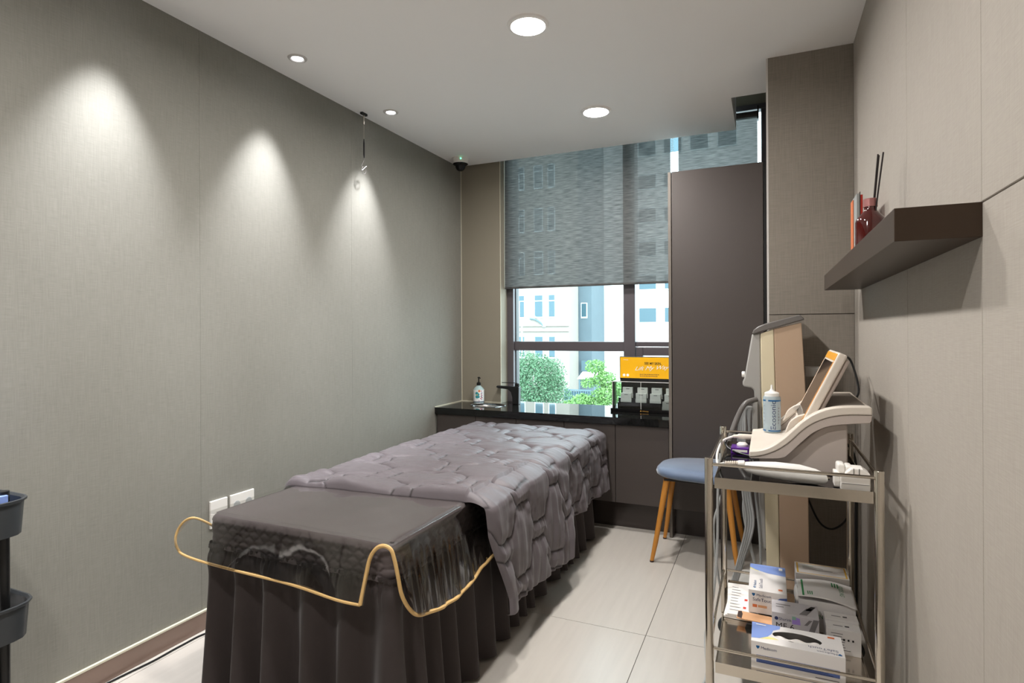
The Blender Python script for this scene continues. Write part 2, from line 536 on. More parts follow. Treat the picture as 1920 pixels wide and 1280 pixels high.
# ceiling with the notch and the blind pocket beyond it
mb = MB()
mb.box(XL - .1, XR + .1, YR - .1, 3.268, ZC, ZC + .42)
mb.box(XL - .1, -0.173, 3.268, 3.80, ZC, ZC + .42)
ceiling = emit(mb, 'ceiling', MT['ceiling'])
tag(ceiling, 'flat off-white painted ceiling with downlights and a notch by the pillar', 'ceiling', kind='structure')
emit(box(-0.173, 0.36, 3.268, 4.3, 2.76, 2.84), 'pocket_lid', MT['dark_recess'], ceiling)
emit(box(XL - .1, -0.173, 3.80, 4.3, 2.76, 2.84), 'pocket_lid', MT['dark_recess'], ceiling)

# left wall: strips of wallcovering that butt together
wall_left = emit(box(XL - .12, XL - .0012, YR - .1, 4.2, -.1, 2.85), 'wall_left', MT['seal'])
tag(wall_left, 'left wall covered in olive-grey woven wallcovering under the spotlights', 'wall', kind='structure')
ey = [YR, -0.22, 0.707, 1.643, 2.579, 3.515, YB]
for i in range(6):
    emit(box(XL - .0012, XL, ey[i] + .0004, ey[i + 1] - .0004, 0.0, ZC), 'wallcovering_strip', MT['wall_left'], wall_left)

# right wall: fabric panels
wall_right = emit(box(XR + .014, XR + .15, YR - .1, 4.2, -.1, 2.85), 'wall_right', MT['brown_card'])
tag(wall_right, 'right wall of large beige fabric-covered panels with thin joints', 'wall', kind='structure')
ry = [YR, 0.05, 0.65, 1.245, 1.831, 2.86]
for i in range(5):
    for z0, z1 in ((0.0, 1.4165), (1.4190, ZC)):
        emit(box(XR, XR + .014, ry[i] + .0009, ry[i + 1] - .0009, z0, z1), 'panel', MT['wall_right'], wall_right, bevel=.0012, seg=1)

# rear wall behind the viewer
wall_rear = emit(box(XL - .1, XR + .1, YR - .12, YR, -.1, 2.5), 'wall_rear', MT['wall_right'])
tag(wall_rear, 'plain beige rear wall behind the viewpoint', 'wall', kind='structure')

# pillar on the right with two fabric panels and metal edge beads
pillar = emit(box(0.006, XR + .05, 2.872, 4.2, 0, 2.80), 'wall_pillar', MT['cabinet_edge'])
tag(pillar, 'taupe fabric-covered pillar at the right of the tall cabinet', 'wall', kind='structure')
emit(box(0.004, XR, 2.86, 2.872, 1.2685, ZC), 'panel', MT['pillar'], pillar, bevel=.001, seg=1)
emit(box(0.004, XR, 2.86, 2.872, 0.0, 1.2655), 'panel', MT['pillar'], pillar, bevel=.001, seg=1)
emit(box(-0.004, 0.004, 2.862, 2.876, 0, ZC), 'edge_bead', MT['trim_ring'], pillar)
emit(box(-0.002, 0.006, 2.876, 3.45, 0, 2.75), 'side_panel', MT['pillar'], pillar)

# back wall: pier left of the window, parapet below, lintel above
mb = MB()
mb.box(XL, -1.775, YB, 4.12, 0, 2.80)
mb.box(-1.775, 0.006, 3.985, 4.12, 0, 0.655)
mb.box(-1.775, 0.006, 3.985, 4.12, 2.62, 2.84)
wall_back = emit(mb, 'wall_back', MT['pier'])
tag(wall_back, 'back wall with a narrow olive pier left of the window', 'wall', kind='structure')
emit(MB().tube([(XL + .001, YB - .001, .682), (XL + .001, YB - .001, ZC)], .003, 6), 'corner_seal', MT['seal'], wall_back)
emit(box(-1.777, -1.773, YB - .002, YB + .002, .68, 2.5), 'edge_bead', MT['seal'], wall_back)

# baseboard with a pale caulk line
bb = emit(box(XL, XL + .010, YR, 3.44, 0, .073), 'baseboard_left', MT['baseboard'], bevel=.002)
tag(bb, 'glossy taupe baseboard along the left wall', 'baseboard', kind='structure')
emit(box(XL, XL + .011, YR, 3.44, .073, .080), 'caulk_line', MT['seal'], bb)

# plinth under the cabinets
tk = emit(box(XL, -0.004, 3.535, 3.56, 0, .165), 'trim_1', MT['toe'])
tag(tk, 'dark glossy plinth strip under the base cabinets', 'trim', kind='structure')

# ---------------------------------------------------------------- window
WY0, WY1 = 3.965, 4.03
mb = MB()
mb.box(-1.775, -1.725, WY0 - .02, WY1 + .03, .655, 2.62)       # left jamb
mb.box(-1.775, 0.006, WY0, WY1, 2.585, 2.62)                    # head
mb.box(-1.775, 0.006, WY0, WY1, .640, .672)                     # sill rail
window = emit(mb, 'window_1', MT['frame'], bevel=.003)
tag(window, 'wide dark-framed window behind the black counter with street view', 'window', kind='structure')
emit(box(-0.905, -0.825, WY0 - .02, WY1 + .03, .672, 2.585), 'mullion', MT['frame'], window, bevel=.004)
emit(box(-0.035, 0.006, WY0, WY1, .672, 2.585), 'mullion', MT['frame'], window, bevel=.003)
emit(box(-1.725, -0.905, WY0, WY1, 1.056, 1.123), 'transom', MT['frame'], window, bevel=.004)
emit(box(-0.825, -0.035, WY0, WY1, 1.090, 1.123), 'transom', MT['frame'], window, bevel=.004)
mb = MB()                                                        # opening sash, lower right
mb.box(-0.822, -0.775, WY0 - .008, WY1 - .02, .676, 1.086)
mb.box(-0.085, -0.038, WY0 - .008, WY1 - .02, .676, 1.086)
mb.box(-0.775, -0.085, WY0 - .008, WY1 - .02, 1.030, 1.086)
mb.box(-0.775, -0.085, WY0 - .008, WY1 - .02, .676, .730)
emit(mb, 'sash', MT['frame'], window, bevel=.004)
emit(box(-1.725, -1.719, WY0 + .02, WY1, 1.123, 2.585), 'glazing_bead', MT['black'], window)
emit(box(-1.725, -1.719, WY0 + .02, WY1, .672, 1.056), 'glazing_bead', MT['black'], window)
for x0, x1, z0, z1 in ((-1.719, -0.905, 1.123, 2.585), (-1.719, -0.905, .672, 1.056), (-0.825, -0.035, 1.123, 2.585), (-0.775, -0.085, .730, 1.030)):
    emit(MB().add([(x0, 4.0, z0), (x1, 4.0, z0), (x1, 4.0, z1), (x0, 4.0, z1)], [(0, 1, 2, 3)]), 'pane', MT['glass'], window)

# ---------------------------------------------------------------- roller blinds
def blind(x0, x1, zb, label, chain_x):
    t = thing('roller_blind', ((x0 + x1) / 2, 3.90, zb), label, 'blind', 'roller blinds in the window')
    n = 40
    xs = np.linspace(x0, x1, n); zs = np.linspace(zb + .012, 2.53, 30)
    A = np.zeros((30, n, 3))
    A[:, :, 0] = xs[None]; A[:, :, 2] = zs[:, None]
    A[:, :, 1] = 3.90 + .003 * np.sin(xs[None] * 9 + zs[:, None] * 2)
    emit(MB().grid(A), 'fabric', MT['blind'], t, smooth='all')
    emit(box(x0, x1, 3.894, 3.906, zb, zb + .014), 'bottom_bar', MT['blind'], t, bevel=.002)
    emit(MB().lathe([(.021, 0), (.021, x1 - x0)], (x0, 3.912, 2.535), 16, 'x'), 'roller_tube', MT['blind_rail'], t, smooth=True)
    for xe in (x0 - .008, x1):
        emit(box(xe, xe + .008, 3.885, 3.94, 2.50, 2.58), 'bracket', MT['black'], t)
    mb = MB()
    z = max(zb - .02, 1.3)
    while z < 2.52:
        for yy in (3.888, 3.935):
            mb.sphere((chain_x, yy, z), .0028, n=6, m=4)
        z += .012
    o = emit(mb, 'bead_chain', MT['bead'], t); o['kind'] = 'stuff'
    return t
blind(-1.770, -0.579, 1.508, 'wide grey sheer roller blind left of the tall cabinet', -0.568)
blind(-0.529, -0.055, 1.508, 'narrow grey sheer roller blind above the tall cabinet', -0.043)

# ================================================================ CABINETS, COUNTER
xs_d = [-2.086, -1.790, -1.495, -1.169, -0.845, -0.529]
lab = ['narrow taupe base cabinet in the corner under the sink', 'taupe base cabinet second from the left corner, behind the bed',
       'taupe base cabinet, middle one of five along the window', 'taupe base cabinet below the window, second from the tall cabinet',
       'taupe base cabinet next to the tall cabinet']
for i in range(5):
    a, b = xs_d[i] + .0015, xs_d[i + 1] - .0015
    t = thing('base_cabinet', ((a + b) / 2, 3.7, .165), lab[i], 'cabinet', 'base cabinets under the counter')
    mb = MB()                                   # open-topped carcass
    mb.box(a, a + .016, 3.475, 3.82, .165, .635); mb.box(b - .016, b, 3.475, 3.82, .165, .635)
    mb.box(a + .016, b - .016, 3.475, 3.82, .165, .181); mb.box(a + .016, b - .016, 3.805, 3.82, .181, .635)
    emit(mb, 'carcass', MT['cabinet'], t)
    emit(box(a, b, 3.455, 3.474, .168, .634), 'door', MT['cabinet'], t, bevel=.0015)

# worktop with a round sink hole
cx, cy, cr = -1.80, 3.665, .125
def ring_top(z, n=48):
    return [(cx + cr * math.cos(2 * math.pi * k / n), cy + cr * .80 * math.sin(2 * math.pi * k / n), z) for k in range(n)]
def outer(z, n=48):
    x0, x1, y0, y1 = XL + .002, -1.50, 3.44, YB - .001
    out = []
    for k in range(n):
        a = 2 * math.pi * k / n
        dx, dy = math.cos(a), math.sin(a)
        s = min(((x1 - cx) / dx) if dx > 1e-9 else 9, ((x0 - cx) / dx) if dx < -1e-9 else 9, ((y1 - cy) / dy) if dy > 1e-9 else 9, ((y0 - cy) / dy) if dy < -1e-9 else 9)
        out.append((cx + dx * s, cy + dy * s, z))
    for tx, ty in ((x0, y0), (x1, y0), (x0, y1), (x1, y1)):
        k = min(range(n), key=lambda q: (out[q][0] - tx) ** 2 + (out[q][1] - ty) ** 2)
        out[k] = (tx, ty, z)
    return out
n = 48
mb = MB()
vt = ring_top(.68) + outer(.68) + ring_top(.637) + outer(.637)
fs = []
for k in range(n):
    k2 = (k + 1) % n
    fs += [(k, n + k, n + k2, k2), (2 * n + k, 2 * n + k2, 3 * n + k2, 3 * n + k), (k, k2, 2 * n + k2, 2 * n + k), (n + k, 3 * n + k, 3 * n + k2, n + k2)]
mb.add(vt, fs)
mb.box(-1.50, -0.530, 3.44, YB - .001, .637, .68)
mb.box(-1.772, -0.530, YB - .001, 3.963, .637, .68)
ctop = emit(mb, 'countertop', MT['stone'])
tag(ctop, 'black polished stone countertop running under the window', 'countertop')
emit(box(XL + .002, -1.775, YB - .006, YB - .001, .68, .686), 'sealant_line', MT['seal'], ctop)
emit(box(XL + .0005, XL + .006, 3.44, YB - .006, .68, .686), 'sealant_line', MT['seal'], ctop)
# basin
t = thing('sink_basin', (cx, cy, .55), 'small round steel sink basin set into the black counter', 'sink')
mb = MB()
prof = [(.02, .555), (.09, .56), (.115, .60), (.122, .66), (.127, .678), (.131, .6815), (.129, .683), (.123, .680)]
A = np.array([[(cx + r * math.cos(a), cy + .8 * r * math.sin(a), h) for a in np.linspace(0, 2 * math.pi, 48, endpoint=False)] for r, h in prof])
mb.grid(A, closed_u=True)
emit(mb, 'bowl', MT['steel_basin'], t, smooth=True)
emit(MB().lathe([(.0, .556), (.022, .557), (.022, .560), (.0, .561)], (cx, cy, 0), 20), 'drain', MT['steel'], t, smooth=True)

# faucet: tall body with a flat spout over the basin and a thin lever
fx, fy = -1.642, 3.800
t = thing('faucet', (fx, fy, .68), 'matt black basin faucet with flat spout and thin lever', 'faucet')
emit(MB().prism([(fx - .022, .680), (fx + .026, .680), (fx + .028, .805), (fx - .145, .808), (fx - .150, .797), (fx - .135, .791), (fx - .06, .786), (fx - .034, .765), (fx - .024, .73)], fy - .02, fy + .02), 'body', MT['black_metal'], t, bevel=.004)
emit(MB().lathe([(.0175, .806), (.0175, .826), (.015, .829), (0, .829)], (fx + .008, fy, 0), 20), 'lever_hub', MT['black_metal'], t, smooth=True)
emit(box(fx - .110, fx + .012, fy - .006, fy + .006, .8285, .833), 'lever', MT['black_metal'], t, bevel=.001)

# soap dispenser
sx, sy = -1.925, 3.770
t = thing('soap_dispenser', (sx, sy, .68), 'pump soap bottle with a floral label beside the sink', 'soap bottle')
emit(MB().lathe([(.036, .681), (.039, .684), (.039, .776), (.036, .784), (.018, .802), (.014, .806), (.014, .812)], (sx, sy, 0), 32), 'bottle', MT['soap_body'], t, smooth=True)
emit(MB().lathe([(.0396, .690), (.0396, .778)], (sx, sy, 0), 40), 'label_band', MT['soap_label'], t, smooth=True)
def cyl_patch(a0, z0, r, hw, seg=10):
    """a round print wrapped on the bottle"""
    V = [(sx + r * math.sin(a0), sy - r * math.cos(a0), z0)]
    for k in range(seg):
        q = 2 * math.pi * k / seg
        a = a0 + hw * math.cos(q) / r
        V.append((sx + r * math.sin(a), sy - r * math.cos(a), z0 + hw * math.sin(q)))
    return V, [(0, 1 + k, 1 + (k + 1) % seg) for k in range(seg)]
for i, (a, z, hw, m) in enumerate([(-.35, .752, .012, 'teal_print'), (-.1, .745, .010, 'teal_print'), (-.30, .729, .013, 'teal_print'), (-.02, .728, .009, 'teal_print'), (.12, .770, .009, 'orange_print'),
                                   (-.28, .742, .005, 'yellow_print'), (.55, .768, .004, 'magenta_print'), (.62, .756, .004, 'ink_navy'), (.50, .748, .004, 'magenta_print'), (.60, .738, .0045, 'magenta_print'), (.48, .730, .004, 'ink_navy'), (.62, .722, .005, 'magenta_print'), (.35, .716, .004, 'ink_red'), (.58, .710, .004, 'magenta_print'), (.08, .700, .003, 'magenta_print')]):
    V, F = cyl_patch(a + .45, z, .0400 + .0001 * (i % 3), hw)
    emit(MB().add(V, F), 'printed_flower', MT[m], t)
emit(MB().lathe([(.0399, .6905), (.0399, .695)], (sx, sy, 0), 40), 'label_border', MT['ink_navy'], t)
p = emit(MB().lathe([(.015, .808), (.015, .826), (.009, .830), (.0045, .832), (.0045, .858), (.008, .860), (.008, .868), (0, .868)], (sx, sy, 0), 20), 'pump', MT['black'], t, smooth=True)
emit(MB().tube([(sx, sy, .864), (sx + .018, sy - .018, .864), (sx + .024, sy - .024, .860)], [.005, .0042, .0035], 8), 'nozzle', MT['black'], p, smooth=True)

# tall cabinet
t = thing('tall_cabinet', (-0.27, 3.66, .165), 'tall taupe wardrobe cabinet between the window and the pillar', 'cabinet')
emit(box(-.528, -.511, 3.450, 3.86, .0005, 2.114), 'side_panel', MT['cabinet_edge'], t, bevel=.001)
mb = MB()
mb.box(-.510, -.022, 3.475, 3.86, .165, .185); mb.box(-.510, -.022, 3.475, 3.86, 2.095, 2.113)
mb.box(-.510, -.022, 3.845, 3.86, .185, 2.095); mb.box(-.040, -.022, 3.475, 3.845, .185, 2.095)
emit(mb, 'carcass', MT['cabinet'], t)
emit(box(-.507, -.022, 3.450, 3.470, .168, 2.114), 'door', MT['cabinet'], t, bevel=.0015)
emit(box(-.019, -.008, 3.452, 3.86, .0005, 2.118), 'filler_strip', MT['black'], t)

# ---------------------------------------------------------------- skin-care display on the counter
dx0, dx1 = -.935, -.545
t = thing('display_stand', (-.74, 3.74, .68), 'acrylic display case with a golden yellow header board on the counter', 'display stand')
emit(box(dx0, dx1, 3.700, 3.850, .6802, .700), 'base', MT['black_gloss'], t, bevel=.002)
emit(box(-.895, dx1, 3.832, 3.838, .700, .875), 'back_panel', MT['black'], t)
hd = emit(box(-.898, dx1, 3.800, 3.812, .880, 1.030), 'header_board', MT['black'], t, bevel=.004)
emit(box(-.893, dx1 - .004, 3.7985, 3.8005, .889, 1.025), 'header_face', MT['sign_yellow'], hd)
emit(box(-.895, dx1, 3.800, 3.835, .872, .882), 'header_ledge', MT['black'], t)
mb = MB()
for P4 in ([(-.925, 3.715, .700), (-.55, 3.715, .700), (-.55, 3.715, .872), (-.925, 3.715, .872)],
           [(-.925, 3.715, .700), (-.925, 3.83, .700), (-.925, 3.83, .872), (-.925, 3.715, .872)],
           [(-.925, 3.715, .872), (-.55, 3.715, .872), (-.55, 3.83, .872), (-.925, 3.83, .872)]):
    pn = emit(MB().add(P4, [(0, 1, 2, 3)]), 'acrylic_pane', MT['acrylic'], t, solid=.003)
for xx in (-.925, -.742):
    emit(box(xx - .0012, xx + .0012, 3.7125, 3.7145, .700, .872), 'pane_edge', MT['white_gloss'], t)
emit(box(-.925, -.55, 3.7125, 3.7155, .870, .8735), 'pane_edge', MT['white_gloss'], t)
for k in range(2):
    emit(box(-.905, -.555, 3.765 + .03 * k, 3.825, .700 + .0, .733 + .026 * k), 'riser', MT['black_gloss'], t)
text_part('SEE MY SKIN,', .0215, MT['ink_dark'], hd, (-.735, 3.7975, .979), (1, 0, 0), (0, 0, 1), width=.108, bold=.0003)
text_part('Lift My Way', .036, MT['ink_white'], hd, (-.800, 3.797, .939), (1, 0, .06), (0, 0, 1), shear=.5, width=.22)
for zz, segs in ((.913, 9), (.902, 8)):          # two lines of print too fine to read
    mb = MB(); xq = -.765
    for q in range(segs):
        w = rng.uniform(.008, .018); mb.box(xq, xq + w, 3.7974, 3.7984, zz, zz + .0035); xq += w + .003
    emit(mb, 'printed_line', MT['brown_card'], hd)
text_part('Ultherapy', .008, MT['ink_white'], hd, (-.873, 3.7975, 1.006), (1, 0, 0), (0, 0, 1))
for q in range(2):
    emit(MB().lathe([(.009, 0), (.009, .0008), (0, .0008)], (-.868 + .024 * q, 3.7975, .908), 16, 'y'), 'printed_seal', MT['ink_white'], hd)
emit(MB().add([(-.745, 3.6993, .686), (-.735, 3.6993, .686), (-.740, 3.6993, .696)], [(0, 1, 2)]), 'printed_logo', MT['ink_gold'], t)
text_part('Ultherapy', .010, MT['ink_gold'], t, (-.731, 3.6993, .686), (1, 0, 0), (0, 0, 1))
# cartons in the case
def carton(x0, x1, y0, y1, z0, z1, label):
    c = thing('small_carton', ((x0 + x1) / 2, (y0 + y1) / 2, z0), label, 'box', 'small white cartons in the display case')
    emit(box(x0, x1, y0, y1, z0, z0 + (z1 - z0) * .35), 'tray', MT['box_white'], c, bevel=.001)
    emit(box(x0 + .0015, x1 - .0015, y0 + .0012, y1 - .001, z0 + (z1 - z0) * .35, z1), 'lid', MT['box_white'], c, bevel=.0015)
    emit(box(x0 + .025, x0 + .047, y0 + .0006, y0 + .0014, z1 - .012, z1 - .008), 'printed_name', MT['ink_grey'], c)
order = ['first', 'second', 'third', 'fourth']
for i, x in enumerate((-.885, -.788, -.697, -.606)):
    w = .07 if i < 3 else .055
    carton(x, x + w, 3.768, 3.792, .7335, .793, 'white carton in the lower display row, %s from the left' % order[i])
    carton(x + .005, x + w + .004, 3.797, 3.820, .7595, .828, 'white carton in the upper display row, %s from the left' % order[i])
carton(-.612, -.556, 3.722, 3.745, .7003, .752, 'white carton standing alone at the front of the display case')
# ================================================================ TREATMENT BED
BX0, BX1, BY0, BY1, BZ = -1.710, -0.972, 1.372, 3.330, 0.600

def perimeter(x0, x1, y0, y1, r, step):
    """points and outward normals round a rounded rectangle, anticlockwise from the near right corner"""
    P, N, S = [], [], []
    segs = [((x1, y0 + r), (x1, y1 - r), (1, 0), (x1 - r, y1 - r)), ((x1 - r, y1), (x0 + r, y1), (0, 1), (x0 + r, y1 - r)),
            ((x0, y1 - r), (x0, y0 + r), (-1, 0), (x0 + r, y0 + r)), ((x0 + r, y0), (x1 - r, y0), (0, -1), (x1 - r, y0 + r))]
    for a, b, nn, cc in segs:
        L = math.hypot(b[0] - a[0], b[1] - a[1]); k = max(2, int(L / step))
        for i in range(k):
            P.append((a[0] + (b[0] - a[0]) * i / k, a[1] + (b[1] - a[1]) * i / k)); N.append(nn)
        a0 = math.atan2(nn[1], nn[0])
        kk = max(3, int(r * math.pi / 2 / step))
        for i in range(kk):
            q = a0 + math.pi / 2 * i / kk
            P.append((cc[0] + r * math.cos(q), cc[1] + r * math.sin(q))); N.append((math.cos(q), math.sin(q)))
    P, N = np.array(P), np.array(N)
    d = np.r_[0, np.cumsum(np.hypot(*(np.diff(P, axis=0)).T))]
    return P, N, d

bed = thing('treatment_bed', ((BX0 + BX1) / 2, (BY0 + BY1) / 2, 0), 'treatment bed with a plum-grey quilted cover and floor-length gathered skirt', 'bed')
# mattress cover: rounded slab, fish-scale quilting on the sides
P, N, S = perimeter(BX0 + .02, BX1 - .02, BY0 + .02, BY1 - .02, .012, .0045)
rows = []
zs = list(np.linspace(.485, .578, 24)) + [.586, .592, .597, .6]
outs = [.020] * 24 + [.019, .0155, .009, 0.0]
for z, o in zip(zs, outs):
    sw, rh = .046, .020
    if z < .58:
        v = (z - .485) / rh
        best = np.full(len(S), 9.0)
        hgt = np.zeros(len(S))
        for rr in range(-1, 6):                      # overlapping scales, lower rows on top
            uu = (S / sw + .5 * (rr % 2)) % 1 - .5
            top = rr + 1.15 * np.sqrt(np.clip(1 - (uu / .5) ** 2, 0, 1))
            inside = (v >= rr - .6) & (v <= top)
            depth = np.clip((top - v) * 1.6, 0, 1) * (1 - .35 * np.clip(top - v - .4, 0, 1))
            first = inside & (best > 8)
            hgt = np.where(first, depth ** .5, hgt)
            best = np.where(first, rr, best)
        disp = .0070 * hgt + .0015 * noise2(S * 9, S * 0 + z * 30, 3)
    else:
        disp = .003 + .0015 * noise2(S * 9, S * 0 + z * 30, 3)
    q = P + N * (o + disp * (1 if z < .59 else .3))[:, None] if np.ndim(o + disp) else P + N * o
    rows.append(np.c_[q, np.full(len(S), z)])
A = np.array(rows)
mb = MB().grid(A, closed_u=True)
# top with soft quilting
nx_, ny_ = 60, 150
X, Y = np.meshgrid(np.linspace(BX0 + .012, BX1 - .012, nx_), np.linspace(BY0 + .012, BY1 - .012, ny_))
Z = .5995 + .0012 * noise2(X * 14, Y * 14, 8)
Z[0, :] = Z[-1, :] = .598; Z[:, 0] = Z[:, -1] = .598
mb.grid(np.dstack([X, Y, Z]))
emit(mb, 'mattress_cover', MT['bed'], bed, smooth='all')
# gathered skirt
P, N, S = perimeter(BX0, BX1, BY0, BY1, .01, .0065)
zs = np.r_[np.linspace(.502, .47, 7), np.linspace(.455, .012, 26)]
L = S[-1]
ph = 2 * math.pi * S / .125 + 3.4 * noise2(S * 3.1, S * 0, 11) * 2
rows = []
for z in zs:
    k = np.clip((.50 - z) / .48, 0, 1)
    big = np.sin(ph + .5 * np.sin(S * 5 + z * 3)) * (.004 + .026 * k ** .7) * (1 + .5 * noise2(S * 3, S * 0 + 4, 2))
    fine = np.sin(2 * math.pi * S / .021 + 3 * noise2(S * 12, S * 0, 5)) * .004 * np.exp(-((.485 - z) / .05) ** 2)
    band = .009 if z > .488 else (.002 if z > .47 else .004)
    puff = .008 * math.exp(-((.45 - z) / .03) ** 2)
    disp = band + puff + big + fine + .022 * k
    rows.append(np.c_[P + N * disp[:, None], np.full(len(S), z)])
A = np.array(rows)
A[-1, :, 2] += .012 * (noise2(S * 6, S * 0, 9) * .5 + .5)
emit(MB().grid(A[::-1], closed_u=True), 'skirt', MT['skirt'], bed, smooth='all')
# frame legs inside the skirt that carry it
for xx in (BX0 + .07, BX1 - .07):
    for yy in (BY0 + .12, BY1 - .12):
        emit(box(xx - .025, xx + .025, yy - .025, yy + .025, 0, .488), 'leg', MT['black_metal'], bed)
emit(box(BX0 + .03, BX1 - .03, BY0 + .03, BY1 - .03, .47, .49), 'frame', MT['black_metal'], bed)

# ---------------------------------------------------------------- clear vinyl protector with tan binding
t = thing('vinyl_sheet', (-1.34, 1.6, .604), 'clear vinyl protector with tan binding over the near end of the bed', 'plastic sheet')
hemR = [(1.352, .52), (1.356, .47), (1.375, .425), (1.41, .392), (1.478, .372), (1.57, .356), (1.67, .352), (1.75, .368), (1.835, .389), (2.0, .39)]
hy, hz = np.array(hemR).T
# top and right flap as one cloth: arc length across
cols = 90
ysT = np.linspace(1.354, 2.0, 60)
A = []
for y in ysT:
    row = []
    hb = float(np.interp(y, hy, hz))
    for x in np.linspace(BX0 - .002, BX1 - .02, 50):
        row.append((x, y, .6035 + .0012 * math.sin(x * 31 + y * 13) * math.sin(y * 23 - x * 7)))
    for a in np.linspace(0, math.pi / 2, 8)[1:]:
        row.append((BX1 - .02 + .032 * math.sin(a), y, .6035 - .032 * (1 - math.cos(a))))
    for s in np.linspace(0, 1, 26)[1:]:
        z = .5715 + (hb - .5715) * s
        x = BX1 + .014 + .046 * s + .006 * math.sin(y * 62 + 1.1) * s * (1 - .3 * s) + .003 * math.sin(y * 140 + 4 * s) * s
        row.append((x, y, z))
    A.append(row)
A = np.array(A)
mb = MB().grid(A)
# front flap
xsF = np.linspace(-1.815, -1.030, 70)
A = []
def hemF(x):
    return float(np.interp(x, [-1.825, -1.815, -1.79, -1.755, -1.68, -1.30, -1.036, -1.03], [.53, .505, .484, .474, .464, .450, .440, .44]))
def topF(x):
    return float(np.interp(x, [-1.825, -1.80, -1.755, -1.712, -1.70], [.53, .564, .583, .602, .6035]))
def frontY(x, s):
    return 1.348 - .036 * s - .006 * math.sin(x * 11 + .6) * s + .004 * math.sin(x * 29) * s * s
for s in np.linspace(0, 1, 22):
    row = []
    for x in xsF:
        zt, zb = topF(x), hemF(x)
        row.append((x, frontY(x, s) - .01 * math.exp(-(s / .1) ** 2) * 0, zt + (zb - zt) * s))
    A.append(row)
mb.grid(np.array(A)[::-1])
emit(mb, 'sheet', MT['vinyl'], t, smooth='all')
pts = [(-1.700, 1.43, .475), (-1.712, 1.405, .53), (-1.735, 1.372, .566), (-1.765, 1.352, .580), (-1.797, 1.343, .566), (-1.818, 1.335, .535), (-1.816, 1.326, .505),
       (-1.79, 1.316, .484), (-1.755, frontY(-1.755, 1), .474), (-1.68, frontY(-1.68, 1), .464), (-1.50, frontY(-1.5, 1), .457), (-1.30, frontY(-1.3, 1), .450), (-1.12, frontY(-1.12, 1), .443), (-1.042, frontY(-1.042, 1), .440)]
pth = smooth_path(pts, 6)
def ribbon(path, r):
    return MB().tube(path, r, 8)
emit(ribbon(pth, .0042), 'binding', MT['piping'], t, smooth=True)
pts = [(-1.042, frontY(-1.042, 1), .440), (-1.038, 1.326, .50), (-1.030, 1.338, .56), (-1.012, 1.344, .590), (-.988, 1.347, .600), (-.966, 1.349, .592), (-.955, 1.350, .565), (-.945, 1.352, .52), (-.936, 1.356, .47), (-.925, 1.375, .425), (-.918, 1.41, .392)]
for y in (1.478, 1.53, 1.57, 1.62, 1.67, 1.71, 1.75, 1.80, 1.835, 1.90):
    pts.append((BX1 + .060 + .006 * math.sin(y * 62 + 1.1) * .7, y, float(np.interp(y, hy, hz))))
emit(ribbon(smooth_path(pts, 6), .0058), 'binding', MT['piping'], t, smooth=True)

# ---------------------------------------------------------------- quilted blanket
ns, ntt = 400, 470
W = BX1 - BX0
dl = .20
t0l, t0r = 1.735, 1.800
SS = np.linspace(-dl, W + .52, ns)              # arc length across, 0 at the left edge of the bed top
TT = np.linspace(0, 1, ntt)
s2, t2 = np.meshgrid(SS, TT)
drop = np.clip(s2 - W, 0, None)
# how far the cloth hangs at each station along the bed
hyy = [1.70, 1.83, 1.88, 2.10, 2.30, 2.50, 2.58, 2.64, 2.69, 2.75, 3.0, 3.2, 3.45]
hzz = [.30, .22, .180, .170, .155, .135, .140, .185, .245, .262, .258, .246, .25]
t_front = np.interp(s2, [-dl, 0, W, W + .2, W + .45], [t0l, t0l, t0r, 1.815, 1.885])
t_front = t_front + .010 * noise2(s2 * 5, s2 * 0 + 1.5, 21)
t_back = BY1 + .30
ly = t_front + (t_back - t_front) * t2          # arc length along the bed
hem = np.interp(np.minimum(ly, 3.4), hyy, hzz)
maxdrop = BZ + .02 - hem + .01
frac = np.clip(drop / .52, 0, 1)
dropz = frac * maxdrop
# plan position
over = np.clip(ly - BY1, 0, None)
r = .05
def bend(d, r):
    """arc length past the edge -> (outward, downward)"""
    a = np.clip(d / r, 0, math.pi / 2)
    return r * np.sin(a), r * (1 - np.cos(a)) + np.clip(d - r * math.pi / 2, 0, None)
ox, oz = bend(dropz, .045)
oxl, ozl = bend(np.clip(-s2, 0, None), .045)
oy, ozy = bend(over, .055)
xx = BX0 + np.clip(s2, 0, W) + ox - oxl
yy = np.minimum(ly, BY1) + oy
zz = BZ + .013 - np.maximum(np.maximum(oz, ozl), ozy) - .25 * np.minimum(oz, ozy) * 0
# quilting lines: trapezoid waves in alternating phase with short links
u = s2 + .02 * noise2(s2 * 4, ly * 4, 31); v = ly + .02 * noise2(s2 * 4 + 9, ly * 4, 32)
per, gap, amp = .36, .185, .055
def trap(x):
    x = x % 1.0
    return np.where(x < .35, 1.0, np.where(x < .5, 1 - (x - .35) / .15 * 2, np.where(x < .85, -1.0, -1 + (x - .85) / .15 * 2)))
dist = np.full(u.shape, 9.0)
for k in range(-2, 10):
    c = k * gap + amp * trap(v / per + (.5 if k % 2 else 0.0) + .07 * k)
    dist = np.minimum(dist, np.abs(u - c) * .85)
for k in range(-2, 10):
    for j in range(3, 14):
        vc = (j + (.43 if k % 2 else .93) - .07 * k) * per
        cu = (k + .5) * gap
        du = np.clip(np.abs(u - cu) - (gap / 2 - amp), 0, None)
        if k % 2 == 0 or j % 2:
            dist = np.minimum(dist, np.hypot(du, (v - vc - .4 * (u - cu)) * .9))
puff = .015 * (1 - np.exp(-(dist / .026) ** .9)) - .002 * np.exp(-(dist / .004) ** 2)
wu = u * 1.0 + .03 * noise2(v * 7, u * 7, 41)
